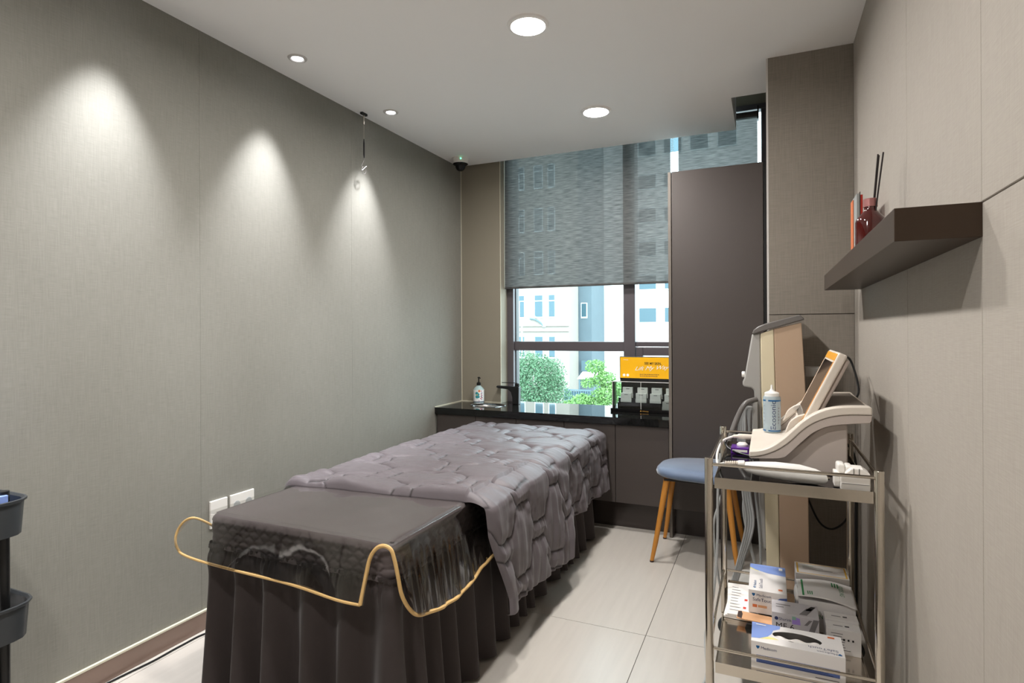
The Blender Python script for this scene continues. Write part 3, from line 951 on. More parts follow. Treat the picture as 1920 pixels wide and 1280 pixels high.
wr = .0042 * noise2(wu * 8, v * 36 + 2 * noise2(u * 5, v * 5, 46), 42) + .0022 * noise2(u * 30, v * 12, 43) + .0016 * noise2(u * 16, v * 80, 45)
wr *= 1.1 * np.exp(-dist / .045) + .35
lump = .005 * noise2(u * 5, v * 4, 44)
# thick rolled near edge that comes down onto the bed
edge = ly - t_front
roll = .010 * np.exp(-((edge - .035) / .03) ** 2)
ef = np.clip(edge / .022, 0, 1)
ef = np.sqrt(1 - (1 - ef) ** 2)
hang = np.clip((dropz - .05) / .35, 0, 1)
# vertical folds of the hanging side; the near half is folded over and lies further out
folds = (.006 * np.sin(ly * 37 + 4 * noise2(ly * 3, s2 * 2, 51)) + .012 * np.sin(ly * 13 + 1.0 + 2 * noise2(ly * 2, s2, 53)) + .003 * np.sin(ly * 95 + 4 * noise2(ly * 5, s2 * 3, 52))) * hang
near = 1 / (1 + np.exp((ly - 2.62 - .10 * hang + .25 * (1 - np.clip(dropz / .12, 0, 1))) / .012))
ridge = near * (.020 * hang + .012 * np.clip(dropz / .05, 0, 1))
top_fold = .012 * near * np.clip((s2 - W * .60) / (W * .25), 0, 1) * (dropz <= 0)
ont = np.clip(1 - np.maximum(dropz, over) / .05, 0, 1)
zz = zz + ont * ((puff + wr + lump + roll + top_fold) * ef + .010 * ef - .012)
side = np.clip(dropz / .05, 0, 1)
xx = xx + side * ((puff + wr + .5 * lump + roll * .6) * ef + folds + ridge + .016 + .014 * hang + .008 * ef)
hemroll = np.clip((frac - .985) / .015, 0, 1)
xx = xx - .012 * hemroll ** 2
xx = xx - np.clip(-s2 / .05, 0, 1) * (puff * .3)
yb = np.clip(over / .05, 0, 1)
yy = yy + yb * np.clip(puff * .6 + .004, 0, .012)
yy = np.minimum(yy, 3.415)
A = np.dstack([xx, yy, zz])
qb = emit(MB().grid(A), 'quilted_blanket', MT['quilt'], None, smooth='all')
at = qb.data.attributes.new('stitch_shade', 'FLOAT', 'POINT')          # crease shade along the quilting lines, put into the colour
at.data.foreach_set('value', np.exp(-(dist / .0042) ** 2).astype(np.float32).ravel())
_nt = MT['quilt'].node_tree
_b = _nt.nodes['Principled BSDF']
_src = _b.inputs['Base Color'].links[0].from_socket
_an = _nt.nodes.new('ShaderNodeAttribute'); _an.attribute_name = 'stitch_shade'
_mx = _nt.nodes.new('ShaderNodeMix'); _mx.data_type = 'RGBA'
_nt.links.new(_an.outputs['Fac'], _mx.inputs[0]); _nt.links.new(_src, _mx.inputs[6])
_mx.inputs[7].default_value = srgb(44, 38, 40)
_nt.links.new(_mx.outputs[2], _b.inputs['Base Color'])
tag(qb, 'mauve-grey quilted blanket spread over the bed and hanging down its right side', 'blanket')

# ================================================================ STOOL
t = thing('stool', (-.34, 3.24, 0), 'upholstered stool with a blue velvet seat and honey wood legs', 'stool')
ax_, ay_ = .215, .205
A = []
for r_, h in [(0.0, .428), (.80, .428), (.93, .432), (.985, .440), (1.0, .452), (.985, .464), (.94, .474), (.85, .481), (.6, .486), (0.0, .487)]:
    row = []
    for k in range(48):
        a = 2 * math.pi * k / 48
        ca, sa = math.cos(a), math.sin(a)
        e = (abs(ca) ** 3.2 + abs(sa) ** 3.2) ** (-1 / 3.2)
        row.append((-.34 + ax_ * r_ * e * ca, 3.245 + ay_ * r_ * e * sa, h + .004 * math.sin(a * 2) * r_))
    A.append(row)
emit(MB().grid(np.array(A), closed_u=True), 'seat', MT['velvet'], t, smooth='all')
emit(box(-.50, -.18, 3.09, 3.40, .418, .4285), 'seat_plate', MT['black'], t)
for (fx_, fy_), (tx_, ty_) in (((-.558, 3.055), (-.487, 3.11)), ((-.551, 3.425), (-.487, 3.37)), ((-.123, 3.425), (-.193, 3.37)), ((-.142, 3.075), (-.193, 3.11))):
    lg = emit(MB().tube([(fx_, fy_, .004), (fx_ * .75 + tx_ * .25, fy_ * .75 + ty_ * .25, .10), (tx_, ty_, .43)], [.0095, .0125, .0165], 16), 'leg', MT['wood'], t, smooth=True)
    emit(MB().tube([(fx_, fy_, 0), (fx_, fy_, .008)], .0105, 12), 'foot_pad', MT['hair_print'], lg, smooth=True)

# ================================================================ STEEL TROLLEY
TX0, TX1, TY0, TY1 = -.164, .271, 1.825, 2.440
t = thing('steel_trolley', ((TX0 + TX1) / 2, (TY0 + TY1) / 2, 0), 'two-tier stainless steel instrument trolley by the right wall', 'trolley')
for xx_ in (TX0, TX1):
    for yy_ in (TY0, TY1):
        post = emit(MB().lathe([(.012, .085), (.012, .818), (.0105, .8205), (0, .8205)], (xx_, yy_, 0), 20), 'post', MT['steel'], t, smooth=True)
        c = emit(MB().lathe([(.032, -.011), (.034, -.008), (.034, .008), (.032, .011)], (xx_ + .01, yy_, .034), 20, 'y'), 'castor', MT['charcoal'], t, smooth=True)
        emit(box(xx_ - .008, xx_ + .022, yy_ - .017, yy_ - .012, .03, .09), 'fork', MT['steel'], c)
        emit(box(xx_ - .008, xx_ + .022, yy_ + .012, yy_ + .017, .03, .09), 'fork', MT['steel'], c)
for zt, rail in ((.763, .801), (.216, .255)):
    mb = MB()
    a0, a1, b0, b1 = TX0 + .016, TX1 - .014, TY0 - .003, TY1 + .003
    mb.box(a0, a1, b0, b0 + .002, zt - .032, zt); mb.box(a0, a1, b1 - .002, b1, zt - .032, zt)
    mb.box(a0, a0 + .002, b0 + .002, b1 - .002, zt - .032, zt); mb.box(a1 - .002, a1, b0 + .002, b1 - .002, zt - .032, zt)
    mb.box(a0 + .002, a1 - .002, b0 + .002, b1 - .002, zt - .016, zt - .014)
    emit(mb, 'tray', MT['steel'], t)
    if zt > .5:
        emit(box(a0 + .004, a1 - .004, b0 + .004, b1 - .004, zt - .014, zt - .009), 'tray_liner', MT['black_gloss'], t)
    else:
        emit(box(a0 + .004, a1 - .004, b0 + .004, b1 - .004, zt - .014, zt - .008), 'tray_liner', MT['steel'], t)
    for p0, p1 in (((TX0, TY0, rail), (TX1, TY0, rail)), ((TX0, TY1, rail), (TX1, TY1, rail)), ((TX0, TY0, rail), (TX0, TY1, rail)), ((TX1, TY0, rail), (TX1, TY1, rail))):
        emit(MB().tube([p0, p1], .0048, 12), 'rail', MT['steel'], t, smooth=True)
TOPZ, LOWZ = .754, .208

# ---------------------------------------------------------------- desktop console on the trolley
t = thing('treatment_console', (.11, 2.2, TOPZ), 'white desktop treatment machine with a tilted screen on the trolley', 'machine')
top = [(-.0568, .8167), (-.0257, .8216), (.0038, .8338), (.033, .8556), (.0596, .8818), (.0859, .9102), (.1141, .9347), (.1418, .9517), (.1713, .9627), (.2127, .9699), (.2732, .9724)]
mid = [(-.0569, .798), (-.035, .801), (-.0031, .8111), (.0328, .8311), (.0639, .8578), (.0923, .8888), (.1204, .9122), (.1502, .9283), (.1837, .9397), (.2228, .9453), (.2781, .9472)]
bot = [(-.0520, .7935), (.0327, .8005), (.0593, .8185), (.0856, .8473), (.1181, .8809), (.1458, .8994), (.1711, .9094), (.2124, .9166), (.273, .9237)]
def dens(pp, k=4):
    q = smooth_path([(a, 0, b) for a, b in pp], k)
    return [(p.x, p.z) for p in q]
dt, dm, db = dens(top), dens(mid), dens(bot)
CY0, CY1 = 1.985, 2.434
def shell_slice(ya, yb_, nm1, nm2):
    emit(MB().prism(dt + [(.2781, .968), (.2781, .9475)] + [(a, b + .0006) for a, b in dm[::-1][1:]], ya, yb_), nm1, MT['console'], t, smooth=True, bevel=.006, seg=3)
    emit(MB().prism([(a, b - .0006) for a, b in dm] + [(.277, .931)] + db[::-1], ya + .003, yb_ - .003), nm2, MT['console_low'], t, smooth=True, bevel=.003)
shell_slice(CY0, CY0 + .042, 'rim', 'lower_rim')
shell_slice(CY1 - .018, CY1, 'rim', 'lower_rim')
deck = dens([(-.0568, .8160), (-.02, .8175), (.030, .8180), (.055, .8240), (.080, .8560), (.105, .9050), (.135, .9400), (.170, .9560), (.2127, .9650), (.2732, .9690)])
emit(MB().prism(deck + [(.2781, .966), (.277, .931), (.2178, .9166), (.17, .90), (.12, .868), (.08, .81), (.02, .796), (-.052, .7935)], CY0 + .040, CY1 - .016), 'deck', MT['console'], t, smooth=True)
emit(MB().prism(dens([(-.030, .7945), (.03, .800), (.09, .846), (.15, .900), (.2178, .916)]) + [(.2178, TOPZ), (-.020, TOPZ)], 2.012, 2.40), 'pedestal', MT['console_low'], t, smooth=True, bevel=.004)
emit(MB().prism(dens([(.150, .9490), (.19, .9625), (.235, .9680), (.268, .9700)]) + [(.268, .964), (.235, .962), (.19, .956), (.150, .942)], CY0 + .045, CY1 - .02), 'rear_pad', MT['console_dark'], t, smooth=True)
emit(box(.2178, .30, 2.16, 2.165, .905, .912), 'rear_bracket', MT['bronze'], t)
# tilted screen
d = Vector((.112, 0, .236)).normalized()              # up along the panel
nrm = Vector((-d.z, 0, d.x))                          # out of the screen face, towards the bed
b0 = Vector((.088, 0, .893))
def sp(u, w, y):
    p = b0 + d * u - nrm * w
    return (p.x, y, p.z)
H = .262
def slab(u0, u1, w0, w1, y0, y1):
    V = [sp(u, w, y) for y in (y0, y1) for u, w in ((u0, w0), (u1, w0), (u1, w1), (u0, w1))]
    return MB().add(V, [(0, 1, 2, 3), (7, 6, 5, 4), (0, 4, 5, 1), (1, 5, 6, 2), (2, 6, 7, 3), (3, 7, 4, 0)])
scr = emit(slab(0, H, 0.0, .026, 2.045, 2.365), 'screen_housing', MT['console'], t, bevel=.006, seg=3)
emit(slab(.006, H - .012, .0265, .040, 2.055, 2.355), 'screen_back', MT['console_low'], scr, bevel=.008, seg=3)
emit(slab(H - .030, H - .007, -.0012, .002, 2.053, 2.357), 'header_strip', MT['amber'], scr)
emit(slab(.010, H - .032, -.0010, .002, 2.053, 2.060), 'bezel_edge', MT['amber'], scr)
emit(slab(.010, H - .032, -.0010, .002, 2.350, 2.357), 'bezel_edge', MT['amber'], scr)
emit(slab(.012, H - .034, -.0012, .002, 2.062, 2.074), 'bezel_edge', MT['bronze'], scr)
emit(slab(.012, H - .034, -.0012, .002, 2.336, 2.348), 'bezel_edge', MT['white'], scr)
emit(slab(.014, H - .036, -.0014, .002, 2.075, 2.335), 'display', MT['screen'], scr)
emit(slab(-.025, .012, .002, .022, 2.09, 2.32), 'hinge', MT['console'], t, bevel=.006)
for yy_ in (2.06, 2.33):
    emit(MB().prism(dens([(.048, .868), (.062, .905), (.085, .925)]) + [(.115, .935), (.080, .895)], yy_, yy_ + .02), 'hinge_cheek', MT['console'], t, smooth=True, bevel=.003)
# second applicator lying at the left of the deck with its cord
emit(MB().tube(smooth_path([(-.125, 2.30, .806), (-.10, 2.30, .808), (-.065, 2.30, .808), (-.03, 2.30, .808)], 5), [.004] * 2 + [.007] * 3 + [.010] * 11, 14), 'applicator', MT['console'], t, smooth=True)
emit(MB().tube(smooth_path([(-.12, 2.30, .806), (-.155, 2.28, .79), (-.170, 2.22, .755), (-.16, 2.10, .74), (-.145, 2.0, .765), (-.125, 1.93, .785)], 6), .0042, 8), 'cord', MT['white'], t, smooth=True)
emit(MB().tube(smooth_path([(-.06, 2.34, .812), (-.11, 2.33, .812), (-.145, 2.30, .79), (-.135, 2.26, .77), (-.09, 2.22, .76), (-.05, 2.20, .758)], 6), .004, 8), 'cord', MT['cable_black'], t, smooth=True)
emit(MB().tube(smooth_path([(.275, 2.40, .94), (.300, 2.44, .98), (.285, 2.52, 1.08), (.250, 2.46, 1.10), (.215, 2.36, 1.07)], 7), .004, 8), 'cord', MT['cable_black'], t, smooth=True)
emit(MB().tube(smooth_path([(.2176, 2.3, .80), (.27, 2.46, .77), (.296, 2.50, .70), (.30, 2.52, .55), (.298, 2.52, .30), (.295, 2.5, .02)], 7), .0055, 8), 'cord', MT['cable_black'], t, smooth=True)

# hand applicator in front of the console
t = thing('hand_applicator', (.02, 1.885, TOPZ), 'long white hand applicator lying on the top tray behind the rail', 'applicator')
prof = [(-.0848, .797, .006), (-.070, .7935, .0095), (-.062, .792, .0145), (-.036, .790, .020), (.0185, .7885, .0250), (.082, .7845, .0268), (.123, .7800, .0225), (.1475, .7770, .015), (.154, .7755, .006)]
A = []
for x, zc, rr in prof:
    A.append([(x, 1.885 + rr * .95 * math.cos(a), zc - .0034 + rr * math.sin(a) * 1.0) for a in np.linspace(0, 2 * math.pi, 24, endpoint=False)])
emit(MB().grid(np.array(A)[:, ::-1], closed_u=True), 'body', MT['white_gloss'], t, smooth='all')
emit(MB().lathe([(.0, 0), (.005, 0), (.005, .006), (0, .006)], (.1525, 1.885, .7755), 12, 'x'), 'tip', MT['steel'], t)
mb = MB()
for k in range(6):
    mb.lathe([(.0048, 0), (.0068, .0015), (.0068, .0045), (.0048, .006)], (-.122 + .0062 * k, 1.885, .7945 + .0006 * k), 14, 'x')
emit(mb, 'strain_relief', MT['console'], t, smooth=True)
emit(MB().lathe([(.008, 0), (.0095, .003), (.0105, .018), (.006, .02)], (-.0855, 1.885, .7970), 16, 'x'), 'collar', MT['white'], t, smooth=True)

# cartridge holder
t = thing('cartridge_holder', (.22, 1.875, TOPZ), 'small white cartridge case with red print at the tray corner', 'case')
emit(box(.182, .2535, 1.842, 1.92, TOPZ, .795), 'case', MT['white'], t, bevel=.003)
emit(box(.168, .182, 1.86, 1.905, .760, .800), 'side_catch', MT['white'], t, bevel=.002)
for x, w_, h in ((.176, .020, .822), (.196, .018, .818)):
    emit(box(x, x + w_, 1.866, 1.92, .795, h), 'lobe', MT['white'], t, bevel=.006, seg=3)
emit(MB().prism([(.194, .795), (.194, .802), (.210, .8165), (.236, .8165), (.2535, .804), (.2535, .795)], 1.846, 1.90), 'lid', MT['white'], t, bevel=.003)
for x in (.2135, .2265):
    emit(box(x, x + .0012, 1.8448, 1.8465, .797, .8165), 'printed_stripe', MT['ink_dark'], t)
for q in range(3):
    emit(box(.2155 + .0036 * q, .2182 + .0036 * q, 1.8448, 1.8462, .7965, .8010), 'printed_mark', MT['ink_red'], t)
emit(box(.185, .251, 1.8408, 1.8425, .774, .7752), 'seam', MT['ink_grey'], t)

# gel bottle
gx_, gy_ = .0115, 2.384
GZ = .8182
t = thing('gel_bottle', (gx_, gy_, GZ), 'clear blue gel squeeze bottle lettered Ecosonic on the machine deck', 'bottle')
emit(MB().lathe([(.027, GZ + .0005), (.0305, GZ + .004), (.0305, GZ + .128), (.029, GZ + .134)], (gx_, gy_, 0), 36), 'bottle', MT['gel'], t, smooth=True)
emit(MB().lathe([(.0255, GZ + .132), (.0255, GZ + .146), (.021, GZ + .149), (.010, GZ + .153), (.006, GZ + .158), (.0042, GZ + .162), (.0036, GZ + .176), (0, GZ + .176)], (gx_, gy_, 0), 28), 'cap', MT['white_gloss'], t, smooth=True)
def band(z0, z1, a0, a1):
    V = []
    for a in np.linspace(a0, a1, 20):
        for z in (z0, z1):
            V.append((gx_ + .0309 * math.sin(a), gy_ - .0309 * math.cos(a), z))
    return MB().add(V, [(2 * i, 2 * i + 2, 2 * i + 3, 2 * i + 1) for i in range(19)])
for z0, z1 in ((GZ + .006, GZ + .0105), (GZ + .1165, GZ + .122)):
    emit(band(z0, z1, -.42, 1.3), 'printed_band', MT['ink_teal'], t)
    emit(band(z0, z1, -1.4, -.75), 'printed_band', MT['ink_teal'], t)
text_part('Ecosonic', .026, MT['ink_navy'], t, None, None, None, width=.104,
          wrap=lambda u, v: (gx_ + .0310 * math.sin((.0095 - v) / .031 + .12), gy_ - .0310 * math.cos((.0095 - v) / .031 + .12), GZ + .0115 + u))
for q in range(6):
    emit(band(GZ + .035 + .011 * q, GZ + .039 + .011 * q, .74, .74 + .12 + .05 * (q % 3)), 'printed_line', MT['ink_grey'], t)
    emit(band(GZ + .028 + .014 * q, GZ + .031 + .014 * q, -1.1, -1.1 + .10 + .05 * (q % 2)), 'printed_line', MT['ink_grey'], t)

# small packs behind the cords on the tray
t = tag(emit(box(-.125, -.065, 2.24, 2.31, TOPZ, .777), 'purple_pack', MT['purple'], bevel=.002), 'glossy purple packet on the top tray beside the machine', 'packet')
emit(box(-.120, -.07, 2.2390, 2.2402, .762, .770), 'printed_band', MT['ink_white'], t)
t = tag(emit(MB().lathe([(.019, .7775), (.019, .784), (.013, .790), (0, .790)], (-.088, 2.28, 0), 20), 'white_lid', MT['white'], smooth=True), 'small flat white lid on top of the purple packet', 'jar')  # loose white lid only, there is no jar under it

# ================================================================ FLOOR-STANDING MACHINE
t = thing('floor_machine', (.05, 2.70, 0), 'tall beige and grey floor-standing machine between the trolley and the pillar', 'machine')
def lean(x, z):
    return x
ZB = .12
emit(MB().prism([(-.008, ZB), (.040, ZB), (.036, .5237), (.0247, 1.0077), (.0205, 1.2035), (-.0293, 1.1849), (-.0265, .95), (-.020, .70)][::1], 2.60, 2.80), 'front_edge', MT['cream'], t, smooth=True, bevel=.004, seg=3)
emit(MB().prism([(.041, ZB), (.148, ZB), (.1445, .5356), (.135, .98), (.1225, 1.228), (.0212, 1.2045), (.0257, 1.0077), (.037, .5237)], 2.601, 2.80), 'side_panel', MT['beige'], t, smooth=True, bevel=.003, seg=3)
emit(MB().prism([(-.0615, 1.1835), (-.0548, 1.2005), (-.0362, 1.2143), (-.0079, 1.2263), (.1162, 1.2603), (.1336, 1.2429), (.1296, 1.2385), (.020, 1.2055), (-.0307, 1.1915), (-.0449, 1.1852)], 2.592, 2.812), 'top_cap', MT['machine_cap'], t, smooth=True, bevel=.004)
emit(MB().prism([(-.0613, 1.1828), (-.0917, .9983), (-.0981, .9856), (-.0982, .970), (-.0919, .964), (-.0659, .9602), (-.0545, .9498), (-.052, .888), (-.046, .80), (-.040, .55), (-.034, .30), (-.009, .30), (-.021, .70), (-.0270, .95), (-.0300, 1.1895), (-.0446, 1.1846)], 2.604, 2.796), 'front_panel', MT['machine_grey'], t, smooth=True, bevel=.006, seg=3)
emit(MB().lathe([(.011, 0), (.0125, .003), (.0125, .012)], (-.1035, 2.66, 1.0115), 16, 'x'), 'knob', MT['white'], t, smooth=True)
emit(box(.137, .20, 2.68, 2.75, 1.006, 1.046), 'rear_handle', MT['machine_grey'], t, bevel=.005)
# wheeled base
ft = emit(MB().prism([(-.145, .055), (-.147, .10), (-.135, .125), (-.10, .133), (.15, .133), (.155, .055)], 2.62, 2.80), 'base', MT['machine_grey'], t, smooth=True, bevel=.01, seg=3)
for x in (-.11, .12):
    for y in (2.645, 2.765):
        emit(MB().lathe([(.026, -.011), (.028, -.008), (.028, .008), (.026, .011)], (x, y, .028), 18, 'y'), 'castor', MT['charcoal'], t, smooth=True)
# cable holder and looped hoses at its front
emit(box(-.062, -.040, 2.575, 2.603, .79, .905), 'cable_holder', MT['machine_grey'], t, bevel=.003)
for k in range(4):
    o_ = .008 * k
    emit(MB().tube(smooth_path([(-.070 - .001 * k, 2.57, .77), (-.078 + o_ * .3, 2.565, .86), (-.088 + o_, 2.56, .885), (-.104 + o_ * .7, 2.555, .875), (-.112 + o_, 2.55, .80), (-.112 + o_, 2.55, .70), (-.096 + o_ * 1.1, 2.56, .52), (-.086 + o_ * 1.1, 2.57, .40), (-.120 + o_ * .8, 2.57, .24), (-.150 + o_ * .8, 2.57, .12), (-.145 + o_, 2.59, .03)], 6), .0052, 8), 'hose', MT['cable_grey'], t, smooth=True)
emit(MB().tube(smooth_path([(-.045, 2.59, .915), (-.085, 2.56, .90), (-.115, 2.55, .845), (-.140, 2.53, .77), (-.148, 2.52, .70)], 7), .0105, 12), 'thick_hose', MT['machine_cap'], t, smooth=True)
emit(MB().tube(smooth_path([(-.075, 2.57, .70), (-.088, 2.58, .56), (-.095, 2.58, .45), (-.072, 2.585, .32), (-.050, 2.585, .20), (-.060, 2.585, .06)], 7), .0062, 8), 'hose', MT['cable_grey'], t, smooth=True)
emit(MB().tube(smooth_path([(-.060, 2.58, .72), (-.052, 2.59, .55), (-.035, 2.59, .35), (-.030, 2.59, .15)], 7), .005, 8), 'hose', MT['cable_grey'], t, smooth=True)
emit(MB().tube(smooth_path([(-.115, 2.5, .74), (-.150, 2.49, .62), (-.185, 2.48, .50), (-.205, 2.48, .40), (-.19, 2.5, .2), (-.16, 2.52, .05)], 7), .0045, 8), 'hose', MT['cable_grey'], t, smooth=True)
emit(MB().tube(smooth_path([(-.165, 2.30, .74), (-.173, 2.28, .60), (-.176, 2.28, .40), (-.190, 2.26, .22), (-.215, 2.24, .08), (-.20, 2.1, .008), (-.235, 1.95, .007), (-.20, 1.85, .007)], 7), .0048, 8), 'hose', MT['cable_grey'], t, smooth=True)
for z0, z1, z2 in ((.62, .53, .55), (.50, .37, .40)):
    emit(MB().tube(smooth_path([(.147, 2.72, z0), (.19, 2.74, z1 + .03), (.235, 2.75, z1), (.28, 2.75, z2), (.315, 2.76, z2 + .06)], 7), .0042, 8), 'power_cord', MT['cable_black'], t, smooth=True)

# ================================================================ CARTONS ON THE LOWER TRAY
def quad(pts):
    return MB().add(pts, [tuple(range(len(pts)))])
def flat_top(pts, z):      # print lying on a top face
    return quad([(x, y, z) for x, y in pts])
def flat_front(pts, y):    # print on a face that looks at -Y
    return quad([(x, y, z) for x, z in pts])
def shield(c, s, plane, z=None, flip=1):
    pts = [(-.5, .5), (.5, .5), (.5, 0), (0, -.6), (-.5, 0)]
    if plane == 'front':
        return flat_front([(c[0] + a * s, c[1] + b * s) for a, b in pts], z)
    return flat_top([(c[0] + a * s * flip, c[1] + b * s * flip) for a, b in pts], z)
E1 = .0004

# open glove carton at the front of the tray
x0, x1, y0, y1, z0, z1 = -.050, .193, 1.852, 1.972, LOWZ, LOWZ + .078
t = thing('glove_carton', ((x0 + x1) / 2, (y0 + y1) / 2, z0), 'open white and blue glove carton lettered Medicom SafeTouch at the tray front', 'box')
mb = MB()
hc = ((x0 + x1) / 2 + .002, y0 + .064)
n = 40
ring = [(hc[0] + .066 * math.cos(2 * math.pi * k / n), hc[1] + .030 * math.sin(2 * math.pi * k / n)) for k in range(n)]
out_ = []
for k in range(n):
    a = 2 * math.pi * k / n; dx_, dy_ = math.cos(a), math.sin(a)
    s_ = min([q for q in (((x1 - hc[0]) / dx_) if dx_ > 1e-9 else 9, ((x0 - hc[0]) / dx_) if dx_ < -1e-9 else 9, ((y1 - hc[1]) / dy_) if dy_ > 1e-9 else 9, ((y0 - hc[1]) / dy_) if dy_ < -1e-9 else 9)])
    out_.append([hc[0] + dx_ * s_, hc[1] + dy_ * s_])
for tx_, ty_ in ((x0, y0), (x1, y0), (x0, y1), (x1, y1)):
    k = min(range(n), key=lambda q: (out_[q][0] - tx_) ** 2 + (out_[q][1] - ty_) ** 2); out_[k] = [tx_, ty_]
V = [(a, b, z1) for a, b in ring] + [(a, b, z1) for a, b in out_] + [(a, b, z0) for a, b in out_] + [(a, b, z1 - .0012) for a, b in ring]
F = []
for k in range(n):
    k2 = (k + 1) % n
    F += [(k, n + k, n + k2, k2), (n + k, 2 * n + k, 2 * n + k2, n + k2), (k, k2, 3 * n + k2, 3 * n + k)]
F.append(tuple(range(3 * n - 1, 2 * n - 1, -1)))
emit(MB().add(V, F), 'carton', MT['box_white'], t)
# print
def clip_blue(px, z):     # blue corner that keeps clear of the hole
    return flat_top(px, z)
emit(clip_blue([(x0, y0 + .018), (x0 + .022, y0 + .022), (x0 + .044, y0 + .040), (x0 + .055, y0 + .060), (x0 + .060, y0 + .085), (x0 + .078, y0 + .100), (x0 + .080, y1), (x0, y1)], z1 + E1), 'blue_print', MT['box_blue'], t)
emit(clip_blue([(x0 + .022, y0 + .021), (x0 + .075, y0 + .031), (x0 + .060, y0 + .040), (x0 + .045, y0 + .040)], z1 + E1), 'yellow_print', MT['pale_yellow'], t)
emit(flat_front([(x0 + .014, z0 + .018), (x1 - .014, z0 + .018), (x1 - .014, z0 + .040), (x0 + .014, z0 + .040)], y0 - E1), 'blue_band', MT['box_blue2'], t)
for q in range(5):
    emit(flat_front([(x0 + .018, z0 + .0205 + .004 * q), (x1 - .03 - .012 * (q % 2), z0 + .0205 + .004 * q), (x1 - .03 - .012 * (q % 2), z0 + .0216 + .004 * q), (x0 + .018, z0 + .0216 + .004 * q)], y0 - 2 * E1), 'printed_line', MT['ink_navy'], t)
emit(flat_front([(x1 - .075, z0 + .007), (x1 - .016, z0 + .007), (x1 - .016, z0 + .0095), (x1 - .075, z0 + .0095)], y0 - E1), 'printed_line', MT['ink_grey'], t)
emit(shield((x0 + .018, z0 + .062), .009, 'front', y0 - E1), 'printed_logo', MT['ink_teal'], t)
text_part('Medicom', .0115, MT['ink_navy'], t, (x0 + .026, y0 - E1, z0 + .058), (1, 0, 0), (0, 0, 1))
text_part('Medicom', .014, MT['ink_navy'], t, (x1 - .018, y0 + .016, z1 + E1), (-1, 0, 0), (0, -1, 0))
emit(shield((x1 - .012, y0 + .012), .010, 'top', z1 + E1, -1), 'printed_logo', MT['ink_teal'], t)
text_part('SafeTouch', .017, MT['ink_navy'], t, (x1 - .014, y0 + .034, z1 + E1), (-1, 0, 0), (0, -1, 0), width=.076)
emit(flat_top([(x1 - .036, y1 - .020), (x1 - .018, y1 - .020), (x1 - .018, y1 - .010), (x1 - .036, y1 - .010)], z1 + E1), 'orange_print', MT['orange'], t)
emit(flat_top([(x0 + .012, y1 - .014), (x0 + .040, y1 - .014), (x0 + .040, y1 - .010), (x0 + .012, y1 - .010)], z1 + 2 * E1), 'printed_line', MT['ink_white'], t)
gv = MB(); A = []
for j in range(12):
    row = []
    for i in range(20):
        a, b = -.06 + .12 * i / 19, -.026 + .04 * j / 11
        row.append((hc[0] + a, hc[1] + b, z1 - .012 + .010 * math.exp(-(b + .022) ** 2 / .0002) + .003 * math.sin(a * 130 + b * 90)))
    A.append(row)
emit(gv.grid(np.array(A)), 'glove_wad', MT['paper'], t, smooth='all')

# silver carton MF 6
x0, x1, y0, y1, z0, z1 = .007, .141, 2.035, 2.128, LOWZ, LOWZ + .093
t = thing('silver_carton', ((x0 + x1) / 2, (y0 + y1) / 2, z0), 'silver carton printed MF 6 behind the open glove carton', 'box')
emit(box(x0, x1, y0, y1, z0, z1), 'carton', MT['box_grey'], t, bevel=.001)
text_part('Shurink', .013, MT['ink_navy'], t, (x0 + .020, y0 - E1, z0 + .070), (1, 0, 0), (0, 0, 1), width=.036)
emit(MB().lathe([(.0045, 0), (.0055, 0), (.0055, .0003), (.0045, .0003)], (x0 + .013, y0 - .0008, z0 + .0745), 20, 'y'), 'printed_ring', MT['ink_navy'], t)
text_part('MF 6', .026, MT['ink_dark'], t, (x0 + .010, y0 - E1, z0 + .044), (1, 0, 0), (0, 0, 1), width=.052)
text_part('mm', .010, MT['ink_dark'], t, (x0 + .066, y0 - E1, z0 + .044), (1, 0, 0), (0, 0, 1))
emit(flat_front([(x0 + .058, z0 + .064), (x0 + .082, z0 + .064), (x0 + .080, z0 + .084), (x0 + .058, z0 + .088)], y0 - E1), 'foil_patch', MT['ink_violet'], t)
emit(flat_front([(x0 + .058, z0 + .078), (x0 + .070, z0 + .078), (x0 + .068, z0 + .088), (x0 + .058, z0 + .088)], y0 - 2 * E1), 'foil_patch', MT['ink_mint'], t)
for xa, za, zb_, w_ in ((.094, .066, .084, .009), (.106, .020, .088, .016)):
    emit(flat_front([(x0 + xa - (.010 if w_ > .01 else .002), z0 + za), (x0 + xa + w_ - (.010 if w_ > .01 else .002), z0 + za), (x0 + xa + w_ + .012, z0 + zb_), (x0 + xa + .012, z0 + zb_)], y0 - E1), 'printed_bar', MT['ink_grey'], t)
emit(flat_top([(x0 + .078, y0 + .010), (x0 + .100, y0 + .010), (x1 - .012, y1 - .03), (x1 - .032, y1 - .03)], z1 + E1), 'printed_bar', MT['ink_grey'], t)
emit(flat_top([(x0 + .096, y0 + .045), (x0 + .112, y0 + .045), (x1 - .004, y1 - .012), (x1 - .018, y1 - .012)], z1 + E1), 'printed_bar', MT['ink_dark'], t)
for q in range(2):
    emit(flat_top([(x0 + .012, y1 - .034 - .018 * q), (x0 + .055 - .02 * q, y1 - .034 - .018 * q), (x0 + .055 - .02 * q, y1 - .028 - .018 * q), (x0 + .012, y1 - .028 - .018 * q)], z1 + E1), 'printed_line', MT['ink_grey'], t)

